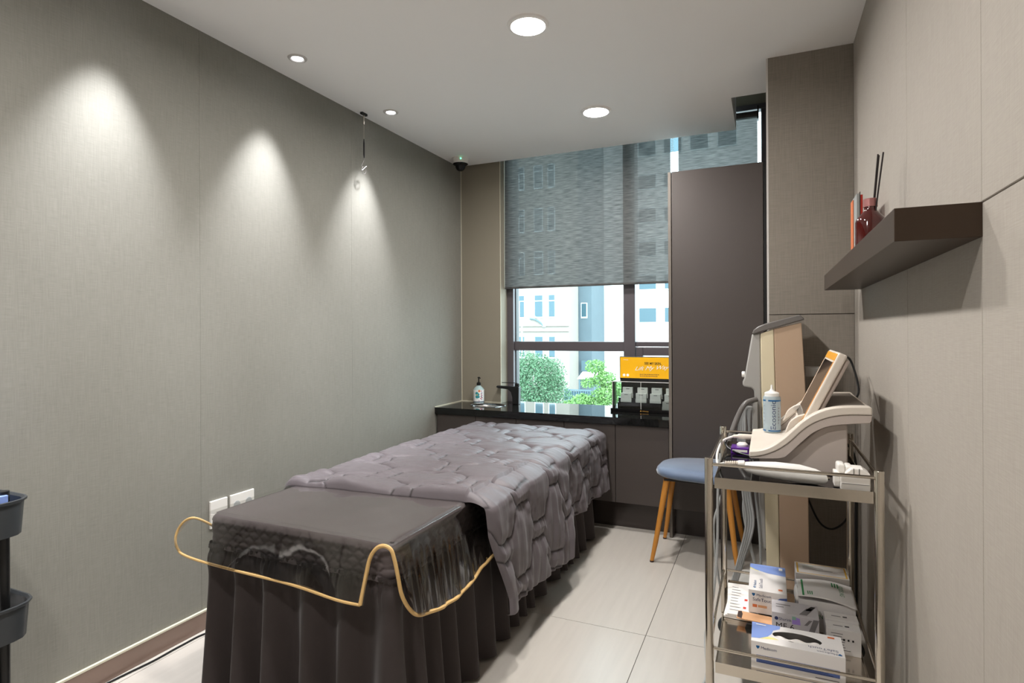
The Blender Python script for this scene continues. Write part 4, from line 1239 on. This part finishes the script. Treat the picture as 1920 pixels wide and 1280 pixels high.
# papers, leaflet and clip under the closed glove carton
pk = []
papers = ['white printed leaflet lowest in the stack beside the closed glove carton', 'white printed leaflet in the middle of the stack on the lower tray', 'white leaflet with pink stamps topmost in the stack on the lower tray']
for k in range(3):
    a = .05 * (k - 1)
    c_, s_ = math.cos(a), math.sin(a)
    o = emit(MB().obox((-.090, 2.262, LOWZ + .004 + .006 * k), (c_, s_, 0), (-s_, c_, 0), (0, 0, 1), .050, .130, .0029), 'leaflet', MT['paper'], bevel=.001)
    tag(o, papers[k], 'leaflet', 'leaflets on the lower tray')
lz = LOWZ + .0191
for q, (a, b) in enumerate(((-.077, 2.255), (-.080, 2.19))):
    emit(flat_top([(a - .005, b - .008), (a + .005, b - .008), (a + .005, b + .008), (a - .005, b + .008)], lz + E1), 'pink_stamp', MT['ink_red'], o)
for q in range(9):
    yy_ = 2.16 + .024 * q
    emit(flat_top([(-.128, yy_), (-.128 + rng.uniform(.02, .04), yy_), (-.128 + rng.uniform(.02, .04), yy_ + .004), (-.128, yy_ + .004)], lz + E1), 'printed_line', MT['ink_grey'], o)
t = tag(emit(MB().obox((-.045, 2.125, LOWZ + .021), (1, -.08, 0), (.08, 1, 0), (0, 0, 1), .055, .028, .0016), 'leaflet', MT['tan_skin']), 'tan printed leaflet sticking out under the closed glove carton', 'leaflet', 'leaflets on the lower tray')
emit(flat_top([(-.100, 2.108), (-.086, 2.100), (-.084, 2.135), (-.088, 2.157), (-.099, 2.150)], LOWZ + .0230), 'dark_print', MT['hair_print'], t)
t = tag(emit(MB().prism([(-.075, LOWZ), (-.070, LOWZ + .016), (-.055, LOWZ + .016), (-.050, LOWZ + .0195), (-.030, LOWZ + .0195), (-.024, LOWZ + .016), (-.004, LOWZ + .016), (-.002, LOWZ)], 2.082, 2.094), 'bulldog_clip', MT['black'], bevel=.001), 'black spring clip beside the leaflets on the lower tray', 'clip')

# closed glove carton resting on the leaflets
x0, x1, y0, y1, z0, z1 = -.066, .054, 2.158, 2.398, LOWZ + .0235, LOWZ + .1015
t = thing('glove_carton', ((x0 + x1) / 2, (y0 + y1) / 2, z0), 'closed white and blue glove carton lettered SafeTouch lying lengthways on leaflets', 'box')
emit(box(x0, x1, y0, y1, z0, z1), 'carton', MT['box_white'], t, bevel=.001)
emit(flat_top([(x0, y1), (x0, y1 - .035), (x0 + .02, y1 - .055), (x0 + .06, y1 - .075), (x1, y1 - .085), (x1, y1)], z1 + E1), 'blue_print', MT['box_blue'], t)
emit(flat_top([(x0, y1 - .036), (x0, y1 - .048), (x0 + .03, y1 - .068), (x0 + .03, y1 - .062), (x0 + .02, y1 - .056)], z1 + E1), 'yellow_print', MT['pale_yellow'], t)
emit(flat_top([(x1 - .022, y1 - .035), (x1 - .010, y1 - .035), (x1 - .010, y1 - .012), (x1 - .022, y1 - .012)], z1 + 2 * E1), 'white_square', MT['ink_white'], t)
text_part('Medicom', .0135, MT['ink_teal'], t, (x0 + .024, y0 + .035, z1 + E1), (0, 1, 0), (-1, 0, 0))
text_part('SafeTouch', .016, MT['ink_navy'], t, (x0 + .044, y0 + .022, z1 + E1), (0, 1, 0), (-1, 0, 0), width=.082)
emit(shield((x0 + .019, y0 + .024), .009, 'top', z1 + E1), 'printed_logo', MT['ink_teal'], t)
emit(flat_top([(x1 - .026, y0 + .022), (x1 - .013, y0 + .022), (x1 - .013, y0 + .036), (x1 - .026, y0 + .036)], z1 + E1), 'orange_print', MT['orange'], t)
emit(shield((x0 + .016, z0 + .0625), .010, 'front', y0 - E1), 'printed_logo', MT['ink_teal'], t)
text_part('Medicom', .0125, MT['ink_navy'], t, (x0 + .025, y0 - E1, z0 + .058), (1, 0, 0), (0, 0, 1))
text_part('SafeTouch', .0155, MT['ink_navy'], t, (x0 + .013, y0 - E1, z0 + .042), (1, 0, 0), (0, 0, 1), width=.066)
emit(flat_front([(x0 + .013, z0 + .020), (x0 + .027, z0 + .020), (x0 + .027, z0 + .030), (x0 + .013, z0 + .030)], y0 - E1), 'orange_print', MT['orange'], t)
emit(flat_front([(x0 + .030, z0 + .021), (x0 + .058, z0 + .021), (x0 + .058, z0 + .029), (x0 + .030, z0 + .029)], y0 - E1), 'pale_print', MT['tan_skin'], t)
emit(flat_front([(x0 + .085, z0 + .052), (x1, z0 + .038), (x1, z1 - .012), (x0 + .098, z0 + .062)], y0 - E1), 'blue_print', MT['box_blue2'], t)
# right flank is blue
emit(quad([(x1 + E1, y0 + .004, z0 + .004), (x1 + E1, y1 - .004, z0 + .004), (x1 + E1, y1 - .004, z1 - .004), (x1 + E1, y0 + .004, z1 - .004)]), 'blue_print', MT['box_blue2'], t)

# bulging carton lettered SOOSUNG
x0, x1, y0, y1, z0, z1 = .088, .2535, 2.150, 2.290, LOWZ, LOWZ + .100
t = thing('gauze_carton', ((x0 + x1) / 2, (y0 + y1) / 2, z0), 'white carton with bulging lid and green SOOSUNG lettering', 'box')
emit(box(x0, x1, y0, y1, z0, z1), 'carton', MT['box_white'], t, bevel=.001)
def lidz(x, y):
    u_, v_ = (x - x0) / (x1 - x0), (y - y0) / (y1 - y0)
    return z1 + .004 + .018 * math.sin(math.pi * np.clip(u_, 0, 1)) * .55 + .010 * (1 - v_) * (1 - .4 * u_) - .012 * u_ * (1 - v_) + .006 * v_
A = np.array([[(x, y, lidz(x, y)) for x in np.linspace(x0 - .002, x1 + .003, 24)] for y in np.linspace(y0 - .010, y1, 14)])
lid = emit(MB().grid(A), 'lid', MT['box_white'], t, smooth='all', solid=.0014)
emit(MB().grid(np.array([[(x, y, lidz(x, y) + E1) for x in np.linspace(x0 + .012, x0 + .018, 4)] for y in np.linspace(y0 - .004, y1 - .005, 12)])), 'green_stripe', MT['ink_green'], lid)
text_part('SOOSUNG', .020, MT['ink_green'], lid, None, None, None, width=.075,
          wrap=lambda u, v: (x1 - .040 + v, y1 - .020 - u, lidz(x1 - .040 + v, y1 - .020 - u) + 2 * E1))
for q in range(3):
    emit(MB().grid(np.array([[(x, y, lidz(x, y) + 2 * E1) for x in (x1 - .060 + .008 * q, x1 - .056 + .008 * q)] for y in np.linspace(y1 - .045, y1 - .014, 5)])), 'printed_line', MT['ink_green'], lid)
    emit(MB().grid(np.array([[(x, y, lidz(x, y) + 2 * E1) for x in (x0 + .028 + .006 * q, x0 + .031 + .006 * q)] for y in np.linspace(y0 + .008, y0 + .035, 5)])), 'printed_line', MT['ink_green'], lid)
emit(MB().sphere((x0 - .002, (y0 + y1) / 2 - .01, z1 - .006), .010, .055, .020, 18, 8), 'gauze_wad', MT['paper'], t, smooth='all')
text_part('SOOSUNG', .018, MT['ink_green'], t, (x0 + .012, y0 - E1, z0 + .045), (1, 0, 0), (0, 0, 1), width=.07)

# carton with a yellow border at the back
x0, x1, y0, y1, z0, z1 = .086, .2535, 2.302, 2.412, LOWZ, LOWZ + .128
t = thing('yellow_edged_carton', ((x0 + x1) / 2, (y0 + y1) / 2, z0), 'white carton with a yellow border on its top at the back of the lower tray', 'box')
emit(box(x0, x1, y0, y1, z0, z1), 'carton', MT['box_white'], t, bevel=.001)
for a, b, c_, d_ in ((x0 + .005, x1 - .005, y0 + .006, y0 + .010), (x0 + .005, x1 - .005, y1 - .010, y1 - .006), (x0 + .005, x0 + .010, y0 + .010, y1 - .010), (x1 - .010, x1 - .005, y0 + .010, y1 - .010)):
    emit(flat_top([(a, c_), (b, c_), (b, d_), (a, d_)], z1 + E1), 'yellow_border', MT['box_yellow'], t)
for q in range(3):
    emit(flat_top([(x0 + .025, y0 + .050 + .013 * q), (x0 + .12 - .03 * q, y0 + .050 + .013 * q), (x0 + .12 - .03 * q, y0 + .053 + .013 * q), (x0 + .025, y0 + .053 + .013 * q)], z1 + E1), 'printed_line', MT['ink_mint'] if q == 2 else MT['ink_grey'], t)

# two slim white cartons at the right
for (y0, y1, h, lb) in ((2.030, 2.080, .075, 'slim white carton at the right front of the lower tray'), (2.084, 2.134, .080, 'slim white carton standing right behind its twin on the lower tray')):
    x0, x1, z0, z1 = .160, .2535, LOWZ, LOWZ + h
    t = thing('slim_carton', ((x0 + x1) / 2, (y0 + y1) / 2, z0), lb, 'box', 'slim white cartons on the lower tray')
    emit(box(x0, x1, y0, y1, z0, z1), 'carton', MT['box_white'], t, bevel=.001)
    emit(flat_top([(x0 + .052, y0 + .022), (x0 + .064, y0 + .022), (x0 + .064, y0 + .030), (x0 + .052, y0 + .030)], z1 + E1), 'printed_mark', MT['ink_dark'], t)
    emit(flat_top([(x0 + .020, y0 + .022), (x0 + .046, y0 + .022), (x0 + .046, y0 + .027), (x0 + .020, y0 + .027)], z1 + E1), 'printed_line', MT['ink_grey'], t)
    for q in range(7):
        a = x0 + .006 + rng.uniform(0, .03); w_ = rng.uniform(.015, .04)
        emit(flat_front([(a, z1 - .014 - .008 * q), (a + w_, z1 - .014 - .008 * q), (a + w_, z1 - .012 - .008 * q), (a, z1 - .012 - .008 * q)], y0 - E1), 'printed_line', MT['ink_grey'], t)
    for q in range(3):
        emit(flat_front([(x0 + .045 + .012 * q, z1 - .032), (x0 + .050 + .012 * q, z1 - .032), (x0 + .050 + .012 * q, z1 - .026), (x0 + .045 + .012 * q, z1 - .026)], y0 - 2 * E1), 'printed_mark', MT['ink_dark'], t)

# ================================================================ WALL SHELF AND WHAT STANDS ON IT
t = tag(emit(box(.209, XR, 1.240, 2.665, 1.358, 1.418), 'wall_shelf', MT['shelf'], bevel=.001), 'brown floating shelf fixed to the right wall', 'shelf')
hx, hy_ = .262, 1.885
t = thing('reed_diffuser', (hx, hy_, 1.418), 'dark red glass reed diffuser with black reeds on the wall shelf', 'diffuser')
emit(MB().lathe([(.034, 1.4185), (.0372, 1.422), (.0372, 1.498), (.034, 1.508), (.018, 1.527), (.0155, 1.531), (.0155, 1.542)], (hx, hy_, 0), 36), 'bottle', MT['amber_glass'], t, smooth=True)
emit(MB().lathe([(.0175, 1.540), (.0175, 1.561), (.016, 1.5625), (.006, 1.5625)], (hx, hy_, 0), 28), 'cap', MT['rose'], t, smooth=True)
for dx_, dy_ in ((-.004, .006), (.006, -.002), (.000, .012)):
    emit(MB().tube([(hx + dx_ * .3, hy_ + dy_ * .3, 1.44), (hx + .020 + dx_, hy_ - .030 + dy_ * 2, 1.680)], .0021, 8), 'reed', MT['reed'], t, smooth=True)
def card(name, x, y0, y1, z1, m, label, th=.004):
    o = emit(box(x, x + th, y0, y1, 1.4182, z1), name, m, bevel=.0006)
    return tag(o, label, 'card', 'cards standing on the wall shelf')
card('card', .2580, 2.22, 2.27, 1.628, MT['orange'], 'orange-edged card nearest the front edge of the wall shelf', .003)
card('card', .2612, 2.15, 2.26, 1.634, MT['grey_card'], 'grey card standing between the orange and red cards on the shelf', .008)
card('card', .2700, 2.15, 2.27, 1.640, MT['hair_print'], 'dark maroon card standing beside the red one on the shelf', .0018)
card('card', .2722, 2.15, 2.28, 1.630, MT['red'], 'bright red card standing behind the reed diffuser', .006)
o = tag(emit(MB().prism([(.318, 1.4182), (.330, 1.4182), (.336, 1.500), (.333, 1.500)], 1.985, 2.06), 'card', MT['brown_card']), 'small brown wedge in place of a shadow behind the reed diffuser', 'card', 'cards standing on the wall shelf')  # no real card: a shadow on the shelf built as a brown wedge

# ================================================================ CEILING LIGHTS
def area_light(parent, loc, r, w, color):
    ld = bpy.data.lights.new('lamp_light', 'AREA')
    ld.shape = 'DISK'; ld.size = r * 2; ld.energy = w; ld.color = color
    ld.spread = math.radians(172)
    lo = bpy.data.objects.new('lamp_light', ld)
    COL.objects.link(lo)
    lo.location = Vector(loc) - wl(parent); lo.parent = parent
def downlight(x, y, label):
    t = thing('downlight', (x, y, ZC - .012), label, 'ceiling light', 'large round downlights in the ceiling')
    emit(MB().lathe([(.072, ZC - .010), (.080, ZC - .008), (.083, ZC), (.066, ZC)], (x, y, 0), 40), 'trim_ring', MT['ceiling'], t, smooth=True)
    emit(MB().lathe([(0, ZC - .010), (.069, ZC - .010), (.071, ZC - .004), (0, ZC - .002)], (x, y, 0), 40), 'diffuser', MT['lamp_on'], t, smooth=True)
    area_light(t, (x, y, ZC - .013), .065, DOWNLIGHT_W, (1.0, 0.975, 0.945))
for x, y, lb in ((-.87, 3.15, 'large round downlight nearest the window'), (-.87, 2.15, 'large round downlight above the bed at the top of the picture'), (-.87, 1.15, 'large round downlight above the near end of the bed'), (-.87, .15, 'large round downlight behind the viewpoint')):
    downlight(x, y, lb)
def spot(x, y, label):
    t = thing('spotlight', (x, y, ZC - .006), label, 'ceiling light', 'small recessed spotlights along the left wall')
    emit(MB().lathe([(.024, ZC - .002), (.030, ZC - .006), (.040, ZC - .004), (.042, ZC)], (x, y, 0), 32), 'trim_ring', MT['trim_ring'], t, smooth=True)
    emit(MB().lathe([(0, ZC - .004), (.023, ZC - .004), (.025, ZC - .001), (0, ZC - .0005)], (x, y, 0), 28), 'lens', MT['spot_on'], t, smooth=True)
    ld = bpy.data.lights.new('spot_light', 'SPOT')
    ld.energy = SPOT_W; ld.spot_size = math.radians(54); ld.spot_blend = 1.0; ld.shadow_soft_size = .02
    ld.color = (0.95, 0.96, 1.0)
    lo = bpy.data.objects.new('spot_light', ld)
    COL.objects.link(lo)
    lo.location = Vector((x, y, ZC - .012)) - wl(t); lo.parent = t
    lo.rotation_euler = (math.radians(-3), math.radians(6), 0)      # gimbal tipped towards the wall
for x, y, lb in ((-1.914, 2.692, 'small recessed spotlight nearest the security camera'), (-1.914, 1.991, 'small recessed spotlight at the upper left of the picture'), (-1.914, 1.290, 'small recessed spotlight above the left wall, out of view'), (-1.914, .59, 'small recessed spotlight beside the black cart, out of view')):
    spot(x, y, lb)

# ================================================================ SMALL THINGS ON WALLS AND FLOOR
# dome camera in the far left corner
ccx, ccy = -1.985, 3.62
t = thing('security_camera', (ccx, ccy, 2.30), 'white dome security camera on the ceiling in the far left corner', 'camera')
emit(MB().lathe([(.048, 2.378), (.056, 2.384), (.060, 2.42), (0, 2.42)], (ccx, ccy, 0), 36), 'housing', MT['white'], t, smooth=True)
emit(MB().lathe([(0, 2.330), (.014, 2.332), (.026, 2.340), (.034, 2.354), (.036, 2.368), (.047, 2.374), (.054, 2.380), (.050, 2.386)], (ccx, ccy, 0), 32), 'dome', MT['dome'], t, smooth=True)
emit(MB().sphere((ccx + .030, ccy - .050, 2.405), .005, n=10, m=6), 'status_light', MT['led_green'], t)
# wire hanger by the ceiling
t = thing('wire_hanger', (-2.06, 2.64, 2.08), 'picture wire with adjuster and coiled hook hanging from the ceiling edge', 'hanger')
emit(box(-2.068, -2.052, 2.620, 2.665, 2.408, 2.42), 'rail_clip', MT['black'], t)
emit(MB().tube([(-2.06, 2.642, 2.41), (-2.06, 2.642, 2.355)], .0045, 10), 'upper_ferrule', MT['steel'], t, smooth=True)
emit(MB().tube([(-2.06, 2.642, 2.36), (-2.06, 2.642, 2.26)], .0011, 6), 'wire', MT['steel'], t)
emit(MB().tube([(-2.06, 2.642, 2.275), (-2.06, 2.643, 2.25), (-2.06, 2.643, 2.19), (-2.06, 2.644, 2.17)], [.002, .0048, .0048, .0025], 12), 'adjuster', MT['black_metal'], t, smooth=True)
coil = [(-2.06, 2.644, 2.175), (-2.06, 2.640, 2.15), (-2.06, 2.622, 2.122)] + [(-2.06 + .002 * k / 22, 2.640 + .019 * math.cos(math.pi * .8 + 2 * math.pi * k / 20), 2.100 + .019 * math.sin(math.pi * .8 + 2 * math.pi * k / 20)) for k in range(24)] + [(-2.057, 2.66, 2.128)]
emit(MB().tube(coil, .0014, 6), 'hook', MT['machine_cap'], t, smooth=True)

# wall plates
def plate(y0, y1, label, sockets):
    t = thing('wall_plate', (XL + .006, (y0 + y1) / 2, .395), label, 'socket', 'white wall plates behind the bed')
    emit(box(XL, XL + .009, y0, y1, .395, .508), 'plate', MT['white'], t, bevel=.002)
    for q in range(sockets):
        yc = y0 + (y1 - y0) * (q + .5) / sockets
        emit(MB().lathe([(.017, 0), (.017, .0012), (.014, .0018)], (XL + .0088, yc, .462), 24, 'x'), 'outlet', MT['cable_grey'], t, smooth=True)
plate(1.679, 1.761, 'small white blank wall plate left of the double socket', 0)
plate(1.777, 1.900, 'white double power socket plate on the left wall', 2)

# black cable along the left wall
pts = [(-1.76, 1.75, .004), (-1.95, 1.70, .004), (-2.048, 1.637, .004), (-2.060, 1.525, .004), (-2.058, 1.417, .004), (-2.068, 1.312, .004), (-2.075, 1.15, .004), (-2.05, .95, .004), (-2.0, .80, .004)]
tag(emit(MB().tube(smooth_path(pts, 6), .0036, 8), 'floor_cable', MT['cable_black'], smooth=True), 'thin black cable running along the floor by the left wall', 'cable')

# black utility cart at the left edge
KX0, KX1, KY0, KY1 = -2.055, -1.755, .43, .872
t = thing('utility_cart', ((KX0 + KX1) / 2, (KY0 + KY1) / 2, 0), 'black plastic utility cart with deep trays at the left edge', 'cart')
for zt, ey_ in ((.775, .012), (.507, .022), (.235, .022)):
    P, N, S = perimeter(KX0, KX1, KY0, KY1 + ey_, .05, .02)
    rows = []
    for z, o in ((zt - .092, -.006), (zt - .010, 0.0), (zt - .006, .006), (zt, .007), (zt + .001, .002), (zt - .004, -.004), (zt - .080, -.012)):
        rows.append(np.c_[P + N * o, np.full(len(S), z)])
    A = np.array(rows)
    mb = MB().grid(A, closed_u=True)
    nP = len(S)
    mb.f.append(tuple(range(nP - 1, -1, -1)))
    mb.f.append(tuple(range(6 * nP, 7 * nP)))
    emit(mb, 'tray', MT['charcoal'], t, smooth=True)
for xx_ in (KX0 + .055, KX1 - .060):
    for yy_ in (KY0 + .040, KY1 - .024):
        emit(MB().lathe([(.013, .055), (.013, .792)], (xx_, yy_, 0), 16), 'post', MT['black_metal'], t, smooth=True)
        emit(MB().lathe([(.024, -.010), (.028, -.007), (.028, .007), (.024, .010)], (xx_, yy_, .028), 16, 'y'), 'castor', MT['black'], t, smooth=True)
tag(emit(box(-1.97, -1.795, .62, .850, .6955, .784), 'blue_carton', MT['box_blue'], bevel=.002), 'blue carton in the top tray of the black cart', 'box')
t = tag(emit(MB().grid(np.array([[(-1.985 + .20 * i / 17, .58 + .28 * j / 17, .4285 + .115 * math.sin(math.pi * (i + .01) / 17.02) ** .5 * math.sin(math.pi * (j + .01) / 17.02) ** .5 + .008 * math.sin(i * 1.7 + j * .9)) for i in range(18)] for j in range(18)])), 'white_towel', MT['paper'], smooth='all', solid=.004), 'crumpled white towel in the second tray of the black cart', 'towel')

# ================================================================ OUTSIDE THE WINDOW
ground = tag(emit(box(-60, 40, 6, 90, -4.1, -3.9), 'ground', MT['asphalt']), 'grey street below the window', 'street', kind='structure')

def far_window(b, x0, x1, z0, z1, y, cross=True, mullions=1):
    f = emit(box(x0 - .05, x1 + .05, y - .06, y + .02, z0 - .10, z1 + .05), 'window', MT['far_frame'], b)
    emit(box(x0, x1, y - .075, y - .06, z0, z1), 'pane', MT['far_glass'], f)
    if cross:
        emit(box(x0, x1, y - .10, y - .07, z1 - (z1 - z0) * .26 - .03, z1 - (z1 - z0) * .26 + .03), 'bar', MT['far_frame'], f)
    for q in range(mullions):
        xm = x0 + (x1 - x0) * (q + 1) / (mullions + 1)
        emit(box(xm - .025, xm + .025, y - .10, y - .07, z0, z1 - (z1 - z0) * .26 if cross else z1), 'bar', MT['far_frame'], f)

# pale stone building
b = thing('apartment_building', (-20, 40, -3.9), 'pale stone building with tall windows across the street', 'building')
emit(box(-32, -12.45, 38, 40.1, -3.9, 15.8), 'wall', MT['facade'], b)
for x0, x1 in ((-16.45, -15.75), (-14.94, -14.37), (-13.90, -13.47), (-18.2, -17.5), (-20.0, -19.3), (-22, -21.3)):
    for z0, z1 in ((2.18, 3.68), (-.62, .80), (5.2, 6.7), (8.2, 9.7), (11.2, 12.7)):
        far_window(b, x0, x1, z0, z1, 38, True, 1 if x0 in (-16.45, -18.2, -20.0, -22) else 0)
for z in (1.58, 1.22):
    emit(box(-32, -12.45, 37.88, 38, z - .05, z + .05), 'string_course', MT['facade'], b)
emit(MB().tube(smooth_path([(-15.3, 37.9, 2.05), (-14.9, 37.9, 1.98), (-14.5, 37.9, 1.75), (-14.25, 37.9, 1.45)], 5), .05, 8), 'arch_moulding', MT['pipe'], b)
# grey building with a drain pipe
b = thing('grey_building', (-12, 42, -3.9), 'blue-grey building section between the pale and the white building', 'building')
emit(box(-13.4, -11.55, 40.4, 43.9, -3.9, 16.8), 'wall', MT['facade_grey'], b)
emit(box(-13.14, -12.93, 40.2, 40.4, -2.9, 16.5), 'drain_pipe', MT['pipe'], b)
far_window(b, -12.28, -11.92, 2.2, 3.15, 40.4, False, 0)
emit(box(-12.25, -11.6, 40.1, 40.4, -1.7, -.95), 'doorway', MT['pipe'], b)
# white building
b = thing('white_building', (-6, 48, -3.9), 'bright white building with wide windows at the right', 'building')
emit(box(-12.7, 8, 44, 52, -3.9, 18.2), 'wall', MT['facade_white'], b)
for x0, x1 in ((-8.86, -7.62), (-6.98, -5.75), (-5.1, -3.9), (-3.2, -2.0)):
    for z0, z1 in ((1.82, 2.86), (4.28, 5.3), (6.8, 7.8), (9.3, 10.3), (11.8, 12.8), (14.3, 15.3)):
        far_window(b, x0, x1, z0, z1, 44, False, 0)
# awning and dark fence
t = thing('awning', (-10.5, 36, -2.0), 'small white sloping awning in front of the grey building', 'awning')
emit(MB().add([(-11.1, 35.5, -1.82), (-9.9, 35.5, -1.75), (-9.9, 36.6, -1.38), (-11.1, 36.6, -1.48)], [(0, 1, 2, 3)]), 'sheet', MT['facade_white'], t, solid=.06)
for x in (-11.0, -10.0):
    emit(MB().tube([(x, 35.6, -3.9), (x, 35.6, -1.82)], .04, 8), 'post', MT['pipe'], t)
t = thing('railing', (-11, 35, -3.9), 'dark metal railing at the foot of the grey building', 'railing')
for k in range(12):
    emit(box(-11.8 + .15 * k, -11.75 + .15 * k, 35, 35.05, -3.9, -2.5), 'bar', MT['pipe'], t)
emit(box(-11.85, -10.05, 34.98, 35.07, -2.56, -2.48), 'top_rail', MT['pipe'], t)
emit(box(-11.85, -10.05, 35.06, 35.09, -3.9, -2.6), 'infill_sheet', MT['far_glass'], t)
# street lamp
t = thing('street_lamp', (-12.6, 30, -3.9), 'grey street lamp with a curved arm in front of the pale building', 'street lamp')
emit(MB().tube([(-12.6, 30, -3.9), (-12.6, 30, 1.6)], [.07, .05], 10), 'pole', MT['lamp_post'], t, smooth=True)
emit(MB().tube(smooth_path([(-12.6, 30, 1.6), (-12.4, 30, 1.9), (-11.85, 30, 2.0), (-11.45, 30, 1.75), (-11.3, 30, 1.5)], 5), .03, 8), 'arm', MT['lamp_post'], t, smooth=True)
emit(MB().sphere((-11.28, 30, 1.44), .10, .10, .06, 10, 6), 'lamp_head', MT['lamp_post'], t, smooth=True)

def tree(name, base, clusters, leaf, size, n, label, trunk_top):
    t = thing(name, base, label, 'tree')
    emit(MB().tube([base, (base[0] * .5 + trunk_top[0] * .5 + .05, base[1], base[2] * .5 + trunk_top[2] * .5), trunk_top], [.10, .08, .03], 8), 'trunk', MT['bark'], t, smooth=True)
    V, F = [], []
    R_ = random.Random(len(label))
    tot = sum(c[3] * c[4] * c[5] for c in clusters)
    for cx_, cy_, cz_, ra, rb, rc in clusters:
        for _ in range(int(n * ra * rb * rc / tot)):
            while True:
                a, b_, c_ = (R_.uniform(-1, 1) for _ in range(3))
                rr_ = a * a + b_ * b_ + c_ * c_
                if .15 < rr_ < 1: break
            p = Vector((cx_ + a * ra, cy_ + b_ * rb, cz_ + c_ * rc))
            d1 = Vector((R_.uniform(-1, 1), R_.uniform(-1, 1), R_.uniform(-1.0, .2))).normalized()
            d2 = d1.cross(Vector((R_.uniform(-1, 1), R_.uniform(-1, 1), R_.uniform(-1, 1)))).normalized()
            L_ = size * R_.uniform(.7, 1.3)
            i0 = len(V)
            V += [p, p + d1 * L_ * .5 + d2 * L_ * .22, p + d1 * L_, p + d1 * L_ * .5 - d2 * L_ * .22]
            F.append((i0, i0 + 1, i0 + 2, i0 + 3))
    o = emit(MB().add(V, F), 'foliage', MT[leaf], t)
    o['kind'] = 'stuff'
tree('street_tree', (-7.8, 20.3, -3.9), [(-7.8, 20, -.75, 1.0, .9, 1.15), (-8.5, 20, -1.2, .7, .7, .9), (-7.2, 20, -1.3, .75, .7, .9), (-8.3, 20.2, .0, .6, .6, .5), (-7.3, 20, -.3, .6, .6, .6), (-8.9, 20.3, -.5, .6, .6, .8)], 'leaf1', .085, 18000, 'rounded green street tree seen through the lower left pane', (-7.8, 20, -.4))
tree('street_tree', (-3.3, 12.4, -3.9), [(-3.35, 12, .45, .22, .2, .16), (-3.15, 12, .20, .26, .22, .16), (-3.50, 12, .12, .18, .2, .12), (-3.05, 12, -.12, .35, .25, .22), (-3.62, 12, -.25, .26, .22, .12), (-3.88, 12.1, -.38, .22, .2, .10), (-3.4, 12, -.34, .35, .25, .14), (-2.85, 12, .02, .25, .22, .16), (-3.2, 12, -.6, .5, .3, .2)], 'leaf2', .06, 8500, 'light green young tree close to the window beside the display', (-3.25, 12.1, .35))
